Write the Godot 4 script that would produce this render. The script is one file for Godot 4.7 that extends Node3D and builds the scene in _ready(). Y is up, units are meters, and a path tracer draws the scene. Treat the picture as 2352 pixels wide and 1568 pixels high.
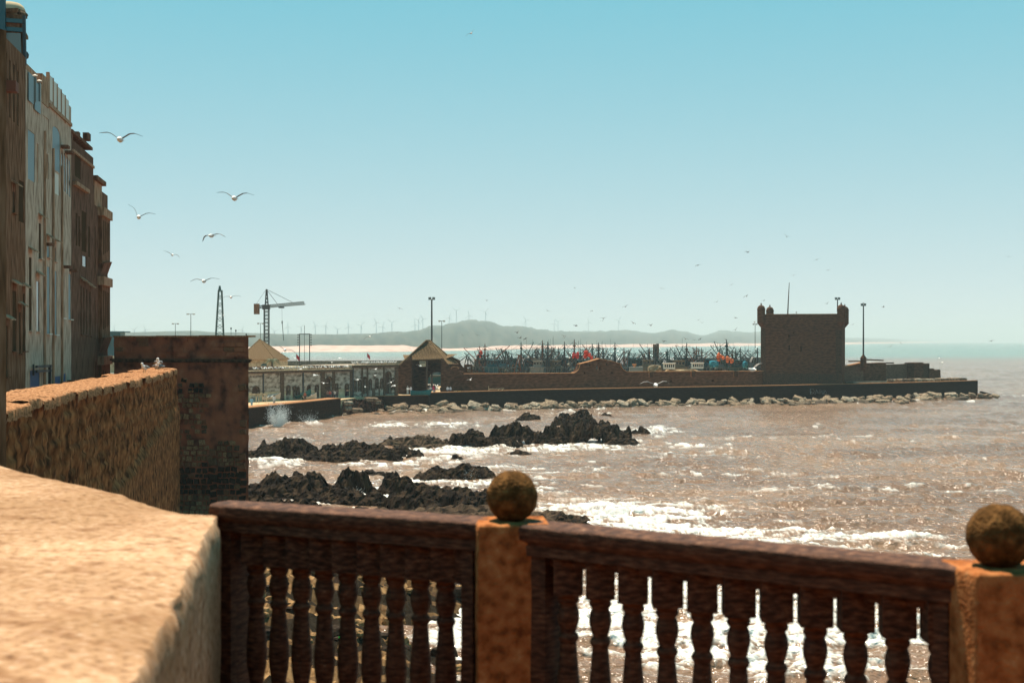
extends Node3D

const F := 3267.0
const CX := 1176.0
const CY := 784.0
const EYE := 14.0
var M := {}
var counts := {}
var noise_cache := {}
var rng := RandomNumberGenerator.new()


class Shape:
	var v := PackedVector3Array()
	var n := PackedVector3Array()
	var c := PackedColorArray()
	var ix := PackedInt32Array()
	var col := Color.WHITE

	func tri(a: Vector3, b: Vector3, d: Vector3) -> void:
		var nn := (b - a).cross(d - a).normalized()
		var k := v.size()
		v.append(a); v.append(b); v.append(d)
		n.append(nn); n.append(nn); n.append(nn)
		c.append(col); c.append(col); c.append(col)
		ix.append(k); ix.append(k + 2); ix.append(k + 1)

	func quad(a: Vector3, b: Vector3, d: Vector3, e: Vector3) -> void:
		tri(a, b, d)
		tri(a, d, e)

	func hexa(p: Array) -> void:
		for f in [[1, 3, 7, 5], [0, 4, 6, 2], [2, 6, 7, 3], [0, 1, 5, 4], [4, 5, 7, 6], [0, 2, 3, 1]]:
			quad(p[f[0]], p[f[1]], p[f[2]], p[f[3]])

	func box(cen: Vector3, size: Vector3, bas := Basis()) -> void:
		var p := []
		for i in 8:
			p.append(cen + bas * Vector3(size.x * (0.5 if i & 1 else -0.5), size.y * (0.5 if i & 2 else -0.5), size.z * (0.5 if i & 4 else -0.5)))
		hexa(p)

	func bar(a: Vector3, b: Vector3, w: float, h := -1.0) -> void:
		var z := (b - a)
		var l := z.length()
		if l < 0.0001:
			return
		z = z / l
		var x := Vector3.UP.cross(z)
		if x.length() < 0.01:
			x = Vector3.RIGHT
		x = x.normalized()
		box((a + b) * 0.5, Vector3(w, h if h > 0 else w, l), Basis(x, z.cross(x), z))

	func ring(cen: Vector3, s: Vector3, t: Vector3, r: float, sides: int) -> void:
		for i in sides:
			var a := TAU * i / sides
			var dir := s * cos(a) + t * sin(a)
			v.append(cen + dir * r)
			n.append(dir)
			c.append(col)

	func join(k: int, sides: int) -> void:
		for i in sides:
			var a := k + i
			var b := k + (i + 1) % sides
			ix.append_array([a, a + sides, b, b, a + sides, b + sides])

	func tube(pts: Array, radii: Array, sides := 8, cap := true) -> void:
		var last := pts.size() - 1
		var first := v.size()
		for k in pts.size():
			var d: Vector3 = (pts[min(k + 1, last)] - pts[max(k - 1, 0)]).normalized()
			var ref := Vector3.UP if absf(d.y) < 0.9 else Vector3.RIGHT
			var s := ref.cross(d).normalized()
			ring(pts[k], s, d.cross(s), radii[min(k, radii.size() - 1)], sides)
			if k > 0:
				join(first + (k - 1) * sides, sides)
		if cap:
			for e in [0, last]:
				var q := first + int(e) * sides
				var m := v.size()
				v.append(pts[e]); n.append((pts[e] - pts[1 if e == 0 else last - 1]).normalized()); c.append(col)
				for i in sides:
					if e == 0:
						ix.append_array([m, q + i, q + (i + 1) % sides])
					else:
						ix.append_array([m, q + (i + 1) % sides, q + i])

	func lathe(prof: Array, base: Vector3, sides := 16) -> void:
		var first := v.size()
		for k in prof.size():
			var a: Vector2 = prof[max(k - 1, 0)]
			var b: Vector2 = prof[min(k + 1, prof.size() - 1)]
			var t := (b - a).normalized()
			for i in sides:
				var an := TAU * i / sides
				var dir := Vector3(cos(an), 0, sin(an))
				v.append(base + dir * prof[k].x + Vector3.UP * prof[k].y)
				n.append((dir * t.y - Vector3.UP * t.x).normalized())
				c.append(col)
			if k > 0:
				var q := first + (k - 1) * sides
				for i in sides:
					var e := q + i
					var g := q + (i + 1) % sides
					ix.append_array([e, g, e + sides, g, g + sides, e + sides])

	func plate(poly: PackedVector2Array, o: Vector3, ux: Vector3, uy: Vector3, back: Vector3) -> void:
		if Geometry2D.is_polygon_clockwise(poly):
			poly.reverse()
		var t := Geometry2D.triangulate_polygon(poly)
		for i in range(0, t.size(), 3):
			var a := o + ux * poly[t[i]].x + uy * poly[t[i]].y
			var b := o + ux * poly[t[i + 1]].x + uy * poly[t[i + 1]].y
			var d := o + ux * poly[t[i + 2]].x + uy * poly[t[i + 2]].y
			if (b - a).cross(d - a).dot(back) > 0:
				var s := b
				b = d
				d = s
			tri(a, b, d)
			tri(a + back, d + back, b + back)
		for i in poly.size():
			var p := o + ux * poly[i].x + uy * poly[i].y
			var q2 := poly[(i + 1) % poly.size()]
			var q := o + ux * q2.x + uy * q2.y
			quad(p, p + back, q + back, q)

	func grid(nu: int, nv: int, fn: Callable, paint = null, flip := false, flat := false) -> void:
		var pts := PackedVector3Array()
		var cs := PackedColorArray()
		pts.resize(nu * nv)
		cs.resize(nu * nv)
		for j in nv:
			for i in nu:
				pts[j * nu + i] = fn.call(i, j)
				cs[j * nu + i] = paint.call(i, j) if paint != null else col
		lay(pts, cs, nu, nv, flip, flat)

	func lay(pts: PackedVector3Array, cs: PackedColorArray, nu: int, nv: int, flip := false, flat := false) -> void:
		if flat:
			for j in nv - 1:
				for i in nu - 1:
					var q := j * nu + i
					col = cs[q]
					if flip:
						tri(pts[q], pts[q + nu], pts[q + 1]); tri(pts[q + 1], pts[q + nu], pts[q + nu + 1])
					else:
						tri(pts[q], pts[q + 1], pts[q + nu]); tri(pts[q + 1], pts[q + nu + 1], pts[q + nu])
			return
		var k := v.size()
		var nn := PackedVector3Array()
		nn.resize(nu * nv)
		var id := PackedInt32Array()
		id.resize((nu - 1) * (nv - 1) * 6)
		var w := 0
		for j in nv - 1:
			for i in nu - 1:
				var a := j * nu + i
				var b := a + 1
				var d := a + nu
				var e := d + 1
				var f1 := (pts[b] - pts[a]).cross(pts[d] - pts[a])
				var f2 := (pts[e] - pts[b]).cross(pts[d] - pts[b])
				if flip:
					f1 = -f1
					f2 = -f2
				nn[a] += f1
				nn[b] += f1 + f2
				nn[d] += f1 + f2
				nn[e] += f2
				if flip:
					id[w] = k + a; id[w + 1] = k + b; id[w + 2] = k + d; id[w + 3] = k + b; id[w + 4] = k + e; id[w + 5] = k + d
				else:
					id[w] = k + a; id[w + 1] = k + d; id[w + 2] = k + b; id[w + 3] = k + b; id[w + 4] = k + d; id[w + 5] = k + e
				w += 6
		for i in nn.size():
			nn[i] = nn[i].normalized()
		v.append_array(pts)
		n.append_array(nn)
		c.append_array(cs)
		ix.append_array(id)

	func mesh() -> ArrayMesh:
		var a := []
		a.resize(Mesh.ARRAY_MAX)
		a[Mesh.ARRAY_VERTEX] = v
		a[Mesh.ARRAY_NORMAL] = n
		a[Mesh.ARRAY_COLOR] = c
		a[Mesh.ARRAY_INDEX] = ix
		var m := ArrayMesh.new()
		m.add_surface_from_arrays(Mesh.PRIMITIVE_TRIANGLES, a)
		return m


# a point of the place: picture column x, row y (2352 wide) and distance in metres along the view axis
func at(x: float, y: float, d: float) -> Vector3:
	return Vector3((x - CX) * d / F, EYE - (y - CY) * d / F, -d)

func on_sea(x: float, y: float) -> Vector3:
	var d := EYE * F / (y - CY)
	return Vector3((x - CX) * d / F, 0, -d)

func ground_at(x: float, d: float, h: float) -> Vector3:
	return Vector3((x - CX) * d / F, h, -d)

func numbered(called: String, parent: Node) -> String:
	var key := str(parent.get_instance_id()) + called
	var k: int = counts.get(key, 0)
	counts[key] = k + 1
	return called if k == 0 else called + "_%03d" % k

func put(called: String, s, m: Material, parent: Node = self) -> MeshInstance3D:
	var o := MeshInstance3D.new()
	o.name = numbered(called, parent)
	o.mesh = s.mesh() if s is Shape else s
	o.material_override = m
	parent.add_child(o, true)
	return o

func tag(o: Node, label: String, category: String, group := "") -> Node:
	o.set_meta("label", label)
	o.set_meta("category", category)
	if group:
		o.set_meta("group", group)
	return o

func thing(called: String, label: String, category: String, pos := Vector3.ZERO, group := "") -> Node3D:
	var o := Node3D.new()
	o.name = numbered(called, self)
	add_child(o, true)
	o.position = pos
	tag(o, label, category, group)
	return o

func struct(called: String, s, m: Material) -> MeshInstance3D:
	var o := put(called, s, m)
	o.set_meta("kind", "structure")
	return o

func copy_of(src: Node3D, pos: Vector3, turn := 0.0, label := "") -> Node3D:
	var o: Node3D = src.duplicate()
	o.name = numbered(String(src.name).trim_suffix("_000"), self)
	add_child(o, true)
	o.position = pos
	o.rotation.y = turn
	if label:
		o.set_meta("label", label)
	return o

func nth(k: int) -> String:
	var ones := ["first", "second", "third", "fourth", "fifth", "sixth", "seventh", "eighth", "ninth", "tenth", "eleventh", "twelfth", "thirteenth", "fourteenth", "fifteenth", "sixteenth", "seventeenth", "eighteenth", "nineteenth"]
	if k < 20:
		return ones[k - 1]
	var tens := ["", "", "twent", "thirt", "fort", "fift"]
	if k % 10 == 0:
		return tens[k / 10] + "ieth"
	return tens[k / 10] + "y-" + ones[k % 10 - 1]

func fnoise(sd: int, freq: float, oct := 4, kind := FastNoiseLite.TYPE_SIMPLEX_SMOOTH) -> FastNoiseLite:
	var q := FastNoiseLite.new()
	q.seed = sd
	q.noise_type = kind
	q.frequency = freq
	q.fractal_octaves = oct
	return q

func tex(sd: int, cycles: float, oct := 5, stops := [], normal := 0.0, kind := FastNoiseLite.TYPE_SIMPLEX_SMOOTH) -> NoiseTexture2D:
	var key := str([sd, cycles, oct, stops, normal, kind])
	if noise_cache.has(key):
		return noise_cache[key]
	var t := NoiseTexture2D.new()
	t.width = 512
	t.height = 512
	t.seamless = true
	t.noise = fnoise(sd, cycles / 512.0, oct, kind)
	if normal > 0:
		t.as_normal_map = true
		t.bump_strength = normal
	if stops.size():
		var g := Gradient.new()
		var offs := PackedFloat32Array()
		var cols := PackedColorArray()
		for s in stops:
			offs.append(s[0])
			cols.append(Color(s[1]))
		g.offsets = offs
		g.colors = cols
		t.color_ramp = g
	noise_cache[key] = t
	return t

# stops: [position, colour] of a noise ramp; tile: metres per repeat; cycles: blotches per repeat; relief in centimetres
func paint(key: String, stops: Array, tile, cycles: float, rough: float, relief := 0.0, relief_cycles := 24.0, sd := 1, oct := 5) -> StandardMaterial3D:
	var m := StandardMaterial3D.new()
	m.resource_name = key
	m.roughness = rough
	m.metallic_specular = 0.12
	m.albedo_texture = tex(sd, cycles, oct, stops)
	m.uv1_triplanar = true
	m.uv1_world_triplanar = true
	var s: Vector3 = tile if tile is Vector3 else Vector3(tile, tile, tile)
	m.uv1_scale = Vector3(1.0 / s.x, 1.0 / s.y, 1.0 / s.z)
	if relief > 0:
		m.heightmap_enabled = true
		m.heightmap_texture = tex(77, relief_cycles, 5)
		m.heightmap_scale = relief
	M[key] = m
	return m

func plain(key: String, hex: String, rough := 0.7, metal := 0.0) -> StandardMaterial3D:
	var m := StandardMaterial3D.new()
	m.resource_name = key
	m.albedo_color = Color(hex)
	m.roughness = rough
	m.metallic = metal
	M[key] = m
	return m

func tinted(key: String, rough := 0.8, sd := 0, tile := 1.0, lo := "#a8a8a8", cycles := 10.0) -> StandardMaterial3D:
	var m := StandardMaterial3D.new()
	m.resource_name = key
	m.vertex_color_use_as_albedo = true
	m.roughness = rough
	m.metallic_specular = 0.12
	if sd > 0:
		m.albedo_texture = tex(sd, cycles, 5, [[0.0, lo], [0.5, "#d8d8d8"], [1.0, "#ffffff"]])
		m.uv1_triplanar = true
		m.uv1_world_triplanar = true
		m.uv1_scale = Vector3.ONE / tile
	M[key] = m
	return m


func _ready() -> void:
	rng.seed = 4
	set_view()
	set_materials()
	build_sea()
	build_land()
	build_rocks()
	build_foreground()
	build_curtain()
	build_houses()
	build_harbour()
	build_boats()
	build_masts()
	build_people()
	build_gulls()


func set_view() -> void:
	var cam := Camera3D.new()
	cam.name = "camera"
	cam.position = Vector3(0, EYE, 0)
	cam.fov = 2.0 * rad_to_deg(atan(784.0 / F))
	cam.near = 0.05
	cam.far = 90000.0
	var lens := CameraAttributesPhysical.new()
	lens.frustum_focal_length = 50.0
	lens.exposure_aperture = 5.0
	lens.frustum_focus_distance = 160.0
	lens.frustum_near = 0.05
	lens.frustum_far = 90000.0
	cam.attributes = lens
	add_child(cam)
	cam.current = true
	var e := Environment.new()
	e.background_mode = Environment.BG_SKY
	var sky := Sky.new()
	var sm := ProceduralSkyMaterial.new()
	sm.sky_top_color = Color("#1fb2cc")
	sm.sky_horizon_color = Color("#d8e4e4")
	sm.sky_curve = 0.118
	sm.ground_horizon_color = Color("#d8e4e4")
	sm.ground_bottom_color = Color("#8a7a68")
	sky.sky_material = sm
	e.sky = sky
	e.background_energy_multiplier = 0.58
	e.tonemap_mode = Environment.TONE_MAPPER_LINEAR
	e.tonemap_exposure = 1.85
	e.fog_enabled = true
	e.fog_density = 0.00013
	e.fog_light_color = Color("#e2ebe9")
	e.sdfgi_enabled = true
	e.ssao_enabled = true
	e.ssil_enabled = true
	var we := WorldEnvironment.new()
	we.name = "environment"
	we.environment = e
	add_child(we)
	var sun := DirectionalLight3D.new()
	sun.name = "sun"
	var az := deg_to_rad(-20.0)
	var el := deg_to_rad(69.0)
	sun.look_at_from_position(Vector3(sin(az) * cos(el), sin(el), -cos(az) * cos(el)), Vector3.ZERO)
	sun.light_energy = 1.6
	sun.light_color = Color("#ffeed8")
	sun.light_angular_distance = 0.5
	sun.shadow_enabled = true
	add_child(sun)


func set_materials() -> void:
	var water := StandardMaterial3D.new()
	water.resource_name = "sea water"
	water.vertex_color_use_as_albedo = true
	water.roughness = 0.14
	water.metallic_specular = 0.33
	water.normal_enabled = true
	water.normal_texture = tex(31, 13.0, 5, [], 14.0)
	water.normal_scale = 1.0
	water.uv1_triplanar = true
	water.uv1_world_triplanar = true
	water.uv1_scale = Vector3(1 / 17.0, 1 / 17.0, 1 / 11.0)
	M.water = water
	tinted("dark_rock", 0.65, 41, 1.2, "#3a3a3a", 14.0).metallic_specular = 0.16
	M.dark_rock.heightmap_enabled = true
	M.dark_rock.heightmap_texture = tex(77, 24.0, 5)
	M.dark_rock.heightmap_scale = 5.0
	tinted("shore", 0.85, 42, 4.0, "#7d7466")
	tinted("armour", 0.75, 43, 2.5, "#8d8880")
	tinted("cloth", 0.8)
	tinted("feather", 0.7)
	tinted("boat", 0.6, 44, 2.0, "#909090")
	tinted("far_land", 0.95, 45, 260.0, "#b0b0b0", 14.0)
	paint("sandstone", [[0.0, "#664834"], [0.2, "#96755a"], [0.45, "#b89574"], [0.7, "#c2a084"], [1.0, "#dac8b4"]], 0.8, 18.0, 0.97, 0.08, 60.0, 2, 6).vertex_color_use_as_albedo = true
	M.sandstone.metallic_specular = 0.25
	paint("post_stone", [[0.0, "#5c3520"], [0.3, "#88502c"], [0.5, "#a0623a"], [0.75, "#ac7246"], [1.0, "#c5946e"]], 0.9, 12.0, 0.95, 0.4, 50.0, 3, 6)
	paint("ball_stone", [[0.0, "#281a0e"], [0.4, "#4b341c"], [0.7, "#6e4c2c"], [1.0, "#a37746"]], 0.45, 8.0, 0.95, 1.0, 30.0, 4)
	paint("rail_wood", [[0.0, "#221510"], [0.35, "#442a1f"], [0.6, "#5c3d2d"], [0.85, "#78523d"], [1.0, "#a58268"]], Vector3(1.0, 0.3, 1.0), 16.0, 0.72, 0.5, 50.0, 5, 6)
	M.rail_wood.metallic_specular = 0.25
	paint("rampart_stone", [[0.0, "#20140c"], [0.3, "#553420"], [0.5, "#7e4e2f"], [0.75, "#9a6540"], [1.0, "#b37c50"]], Vector3(3.0, 9.0, 3.0), 10.0, 0.97, 3.0, 26.0, 7, 6)
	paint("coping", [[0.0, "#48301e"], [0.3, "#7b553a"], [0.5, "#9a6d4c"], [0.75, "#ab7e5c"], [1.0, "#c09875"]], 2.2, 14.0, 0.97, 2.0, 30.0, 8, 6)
	paint("red_plaster", [[0.0, "#2e1d16"], [0.22, "#5a3629"], [0.42, "#7f4b38"], [0.7, "#90583f"], [1.0, "#a06b50"]], Vector3(8, 10, 8), 6.0, 0.95, 1.5, 40.0, 9, 6)
	paint("dark_course", [[0.0, "#1f1a14"], [0.5, "#43342a"], [1.0, "#6a4b38"]], 4.0, 9.0, 0.95, 2.0, 30.0, 10)
	for k in 5:
		paint("rubble_%d" % k, [[0.0, ["#54412f", "#6a533c", "#3d3126", "#1b1813", "#5e4433"][k]], [1.0, ["#8a6a4c", "#a58460", "#6d553f", "#332c24", "#85593f"][k]]], 1.1, 6.0, 0.95, 1.5, 20.0, 11)
	paint("plaster_brown", [[0.0, "#3c281d"], [0.4, "#6c4a34"], [0.65, "#805c46"], [1.0, "#936e55"]], Vector3(2.2, 12, 2.2), 7.0, 0.95, 1.0, 30.0, 12)
	paint("plaster_pale", [[0.0, "#54402f"], [0.28, "#8d7462"], [0.5, "#b59c88"], [1.0, "#d0baa6"]], Vector3(2.2, 14, 2.2), 9.0, 0.95, 1.0, 30.0, 13, 6)
	paint("plaster_tan", [[0.0, "#554030"], [0.35, "#8c6b52"], [0.6, "#a8846a"], [1.0, "#c0a086"]], Vector3(2.0, 12, 2.0), 7.0, 0.95, 1.0, 30.0, 14)
	paint("plaster_russet", [[0.0, "#35241a"], [0.4, "#5f4334"], [0.7, "#775544"], [1.0, "#8d6954"]], Vector3(2.4, 12, 2.4), 9.0, 0.95, 1.0, 30.0, 15, 6)
	paint("brick_fort", [[0.0, "#2a1a12"], [0.3, "#432c20"], [0.6, "#573b2c"], [1.0, "#6e4e3b"]], Vector3(13, 4.5, 13), 10.0, 0.95, 2.0, 30.0, 16)
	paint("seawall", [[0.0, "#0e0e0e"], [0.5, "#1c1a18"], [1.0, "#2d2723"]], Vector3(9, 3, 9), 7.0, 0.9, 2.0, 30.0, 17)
	paint("quay_face", [[0.0, "#120e0b"], [0.5, "#2c1d16"], [1.0, "#482f24"]], Vector3(6, 3, 6), 7.0, 0.9, 2.0, 30.0, 18)
	paint("pavement", [[0.0, "#8d745a"], [0.5, "#b79a78"], [1.0, "#cdb28e"]], 8.0, 8.0, 0.95, 0.0, 30.0, 19)
	paint("warehouse_plaster", [[0.0, "#4a3d33"], [0.36, "#6f6154"], [0.43, "#a19182"], [0.7, "#b3a494"], [1.0, "#c2b5a6"]], Vector3(9, 7, 9), 8.0, 0.95, 1.0, 30.0, 20, 6)
	paint("warehouse_brown", [[0.0, "#3d2f27"], [0.5, "#5e4a3d"], [1.0, "#75604f"]], Vector3(5, 3, 5), 7.0, 0.95, 1.0, 30.0, 21)
	paint("roof_tile", [[0.0, "#251b12"], [0.3, "#4c3b28"], [0.5, "#6b5640"], [0.75, "#826b4f"], [1.0, "#a08a68"]], 3.2, 12.0, 0.95, 5.0, 24.0, 22, 6)
	paint("cream_plaster", [[0.0, "#8d7b62"], [0.5, "#b9a486"], [1.0, "#cab99c"]], 6.0, 7.0, 0.95, 0.0, 30.0, 23)
	paint("mole_stone", [[0.0, "#3f403a"], [0.5, "#5d5d54"], [1.0, "#77766a"]], 8.0, 7.0, 0.95, 0.0, 30.0, 24)
	paint("far_sand", [[0.0, "#a5857a"], [0.5, "#b79a8e"], [1.0, "#c5aba0"]], 240.0, 10.0, 0.95, 0.0, 30.0, 25)
	plain("dark_pane", "#453424", 0.9).metallic_specular = 0.04  # dark brown panes stand in for the shade inside window openings
	plain("glass_dark", "#141c22", 0.12)
	plain("glass_pale", "#76868a", 0.45).metallic_specular = 0.2
	plain("teal_paint", "#1f4f57", 0.5)
	plain("blue_door", "#1d4a72", 0.5)
	plain("white_paint", "#c9c0b2", 0.7)
	plain("steel_dark", "#2b2f31", 0.5, 0.3)
	plain("steel_green", "#24443f", 0.5, 0.2)
	plain("steel_grey", "#6f7470", 0.5, 0.3)
	plain("concrete", "#8e7a68", 0.9)
	plain("turbine_white", "#c9cdcc", 0.5)
	plain("wood_dark", "#4a3325", 0.8)
	plain("red_flag", "#a8242c", 0.8)
	plain("net_blue", "#1f6f86", 0.9)
	plain("palm_leaf", "#46502a", 0.7)
	plain("rust", "#6e3b26", 0.85)
	plain("bottle_green", "#0fae3a", 0.2)


func smooth01(a: float, b: float, x: float) -> float:
	return smoothstep(a, b, x)


var wave_a: FastNoiseLite
var wave_b: FastNoiseLite
var wave_c: FastNoiseLite

# foam patches: picture column, row, half width, half height, strength
var foam_spots := [
	[640, 1062, 90, 12, 0.8], [850, 1052, 180, 14, 1.0], [1000, 1042, 140, 9, 0.9], [1230, 1033, 180, 9, 1.1], [1370, 1020, 110, 11, 1.2], [1500, 994, 70, 7, 1.2],
	[1000, 980, 110, 6, 0.9], [880, 978, 60, 4, 0.7], [1330, 950, 120, 5, 0.5], [600, 975, 80, 5, 0.9], [720, 967, 50, 3, 0.7], [660, 1010, 80, 4, 0.4],
	[780, 1150, 130, 12, 1.1], [860, 1135, 60, 12, 1.1], [1030, 1112, 140, 12, 1.0], [900, 1072, 90, 6, 0.9], [1180, 1125, 120, 14, 0.7], [1250, 1082, 160, 10, 0.5],
	[1430, 1195, 170, 30, 1.3], [1340, 1165, 90, 14, 1.0], [1560, 1225, 200, 22, 0.9], [1750, 1245, 240, 18, 0.7], [2000, 1250, 220, 14, 0.45], [1600, 1180, 180, 16, 0.5],
	[1650, 1090, 200, 8, 0.35], [1560, 1050, 120, 6, 0.4], [2140, 1275, 60, 8, 0.8], [2000, 1130, 250, 8, 0.25], [1800, 1010, 250, 6, 0.2], [1600, 1030, 60, 4, 0.5],
	[1500, 1330, 260, 50, 1.0], [1750, 1340, 250, 60, 0.85], [2000, 1400, 300, 60, 0.9], [1500, 1440, 200, 70, 1.25], [1750, 1480, 300, 90, 1.1], [1040, 1420, 70, 60, 1.1], [1060, 1500, 60, 70, 1.1], [1010, 1360, 60, 30, 0.7],
	[940, 947, 70, 2.5, 0.9], [1100, 943, 120, 2.5, 0.8], [1300, 938, 120, 2.5, 0.7], [1500, 934, 160, 2.0, 0.45], [2150, 924, 120, 1.6, 0.35], [2320, 912, 60, 1.0, 0.6],
]

func sea_height(x: float, z: float) -> float:
	var a := wave_a.get_noise_2d(x * 0.7 + z * 0.25, z)
	var b := wave_b.get_noise_2d(x * 0.36 + z * 0.16, z)
	var r := 1.0 - absf(b) * 2.2
	return 0.30 * a + 0.42 * r * absf(r) + 0.22 * wave_c.get_noise_2d(x * 0.6 + z * 0.15, z)

func build_sea() -> void:
	wave_a = fnoise(5, 0.055, 2)
	wave_b = fnoise(6, 0.11, 3)
	wave_c = fnoise(7, 0.45, 3)
	var streak := fnoise(8, 0.28, 4)
	var patch := fnoise(9, 0.018, 3)
	var cap := fnoise(10, 0.9, 3)
	var spots := []
	for s in foam_spots:
		var p := on_sea(s[0], s[1])
		spots.append([p.x, p.z, float(s[2]) * -p.z / F, float(s[3]) * p.z * p.z / (F * EYE), float(s[4])])
	var zs := [14.0]
	while zs[-1] < 70000.0:
		var z: float = zs[-1]
		zs.append(z + (1.5 if z < 52.0 else maxf(0.14, z * z / 19900.0 * 0.56)))
	var nu := 960
	var nv := zs.size()
	var pts := PackedVector3Array()
	var cs := PackedColorArray()
	pts.resize(nu * nv)
	cs.resize(nu * nv)
	var brown := Color(0.165, 0.092, 0.054)
	var brown2 := Color(0.235, 0.138, 0.083)
	var green := Color(0.125, 0.185, 0.145)
	var white := Color(0.80, 0.765, 0.70)
	for j in nv:
		var d: float = zs[j]
		var z := -d
		var flat := 1.0 - smoothstep(600.0, 1600.0, d)
		var live := []
		for s in spots:
			if absf(z - s[1]) < s[3] * 2.2:
				live.append(s)
		for i in nu:
			var k: float = 2.0 * i / (nu - 1) - 1.0
			var x: float = d * 0.5 * (k + 0.35 * k * k * k)
			var y := 0.0
			var colr := brown
			if d < 1700.0:
				y = sea_height(x, z) * flat
				colr = brown.lerp(brown2, clampf(0.5 + patch.get_noise_2d(x, z * 2.0) * 1.4, 0, 1))
				var mass := 0.0
				for s in live:
					var ex: float = (x - s[0]) / s[2]
					var ez: float = (z - s[1]) / s[3]
					mass += s[4] * exp(-(ex * ex + ez * ez))
				var f := 0.0
				if mass > 0.03:
					var st := streak.get_noise_2d(x * 0.8 + z * 0.3 + 4.0 * wave_a.get_noise_2d(x * 2.0, z * 2.0), z * 1.9)
					var lace := 1.0 - 3.0 * absf(cap.get_noise_2d(x * 1.1, z * 1.7))
					var m := minf(mass, 1.35)
					f = smoothstep(0.32, 0.86, m * 0.50 + 1.0 * st + 0.34 * lace * m - 0.08 + 0.35 * y)
					f *= 0.55 + 0.45 * clampf(lace + 0.2, 0, 1)
					y += 0.20 * f * (0.5 + st)
				if y > 0.56 and d < 1500.0:
					f = maxf(f, smoothstep(0.66, 1.0, y + 0.6 * cap.get_noise_2d(x * 0.5, z)) * 0.75)
				if f > 0:
					colr = colr.lerp(white, f)
			var g := smoothstep(1020.0, 1420.0, d + 130.0 * patch.get_noise_2d(x * 0.1, z * 0.3))
			if g > 0:
				colr = colr.lerp(green, g)
			pts[j * nu + i] = Vector3(x, y, z)
			cs[j * nu + i] = colr
	var s2 := Shape.new()
	s2.lay(pts, cs, nu, nv, false)
	struct("sea", s2, M.water)


func build_land() -> void:
	# beach and dunes, then the hills, along the far shore: column, row of the shore line, of the dune crest, of the hill crest
	var prof := [[-500, 812, 797, 772], [120, 810, 796, 769], [245, 809, 796, 766], [400, 809, 796, 762], [520, 809, 796, 766], [640, 808.5, 795, 769], [760, 808, 793.5, 770], [850, 808, 793, 768.5], [920, 807.5, 794, 764], [960, 807, 797, 760], [1000, 806, 800, 751], [1040, 805.5, 801, 744], [1076, 805, 799, 741], [1112, 804, 797.5, 742], [1155, 803, 794, 750], [1198, 802, 793.5, 753], [1240, 801, 793, 758], [1270, 800.5, 792.5, 762], [1349, 798.5, 792, 763], [1437, 797.5, 791, 760], [1500, 797, 790, 766], [1544, 796.5, 790, 760], [1575, 796, 789.5, 764], [1613, 795.5, 789, 772], [1663, 795, 789, 761], [1695, 794.5, 788.5, 763], [1742, 794, 788, 765], [1850, 792, 787, 772], [1950, 790.5, 786, 776], [2030, 789, 785.5, 777], [2110, 787.5, 784.8, 781], [2180, 786.4, 784.2, 783.4]]
	var rough_ := fnoise(61, 0.004, 4)
	var cols := 420
	var crest := []
	for i in cols:
		var x := lerpf(-480.0, 2178.0, float(i) / (cols - 1))
		var k := 0
		while k < prof.size() - 2 and prof[k + 1][0] < x:
			k += 1
		var t: float = smoothstep(0, 1, (x - prof[k][0]) / (prof[k + 1][0] - prof[k][0]))
		var row := []
		for q in [1, 2, 3]:
			row.append(lerpf(prof[k][q], prof[k + 1][q], t))
		crest.append([x, row[0], row[1], row[2]])
		hill_rows.append([x, row[2]])
		hill_reach.append([x, EYE * F / (row[0] - CY) * 2.6])
	var sand := Shape.new()
	sand.grid(cols, 7, func(i, j):
		var c: Array = crest[i]
		var d0: float = EYE * F / (c[1] - CY)
		var t: float = j / 6.0
		var d: float = d0 * (1.0 + 0.09 * t)
		var top = EYE - (c[2] - CY) * d0 * 1.06 / F
		var p := ground_at(c[0], d, 0)
		var h: float = [-0.5, 0.4, 0.45, 0.8, 1.0, 0.9, 0.5][j]
		p.y = h * top * (1.0 + 0.28 * rough_.get_noise_2d(p.x * 3.0, p.z) * (1 if j > 1 else 0)) + (0.3 if j > 0 else 0.0)
		return p, null, false)
	struct("beach_dunes", sand, M.far_sand)
	var hill := Shape.new()
	var tone := fnoise(62, 0.006, 4)
	var shade := func(i, j):
		var c: Array = crest[i]
		var p: float = tone.get_noise_2d(c[0] * 6.0, j * 90.0)
		return Color(0.06, 0.085, 0.075).lerp(Color(0.11, 0.125, 0.105), clampf(0.5 + p * 1.6, 0, 1))
	hill.grid(cols, 14, func(i, j):
		var c: Array = crest[i]
		var d0: float = EYE * F / (c[1] - CY)
		var t: float = j / 13.0
		var dc := d0 * 2.6
		var d: float = d0 * (1.04 + (2.6 - 1.04) / 0.69231 * t)
		var top = EYE - (c[3] - CY) * dc / F
		var p := ground_at(c[0], d, 0)
		var q: float = t / 0.69231
		var h := sin(minf(q, 1.0) * PI / 2) if q <= 1.0 else 1.0 - 0.6 * (q - 1.0)
		p.y = top * h * (1.0 + (0.16 * rough_.get_noise_2d(p.x * 0.6, p.z * 0.8) if j != 9 else 0.0)) + 0.6
		if j == 9:
			p.y += top * 0.018 * rough_.get_noise_2d(p.x * 4.0, 0)
		return p, shade, false)
	struct("hills", hill, M.far_land)


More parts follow.
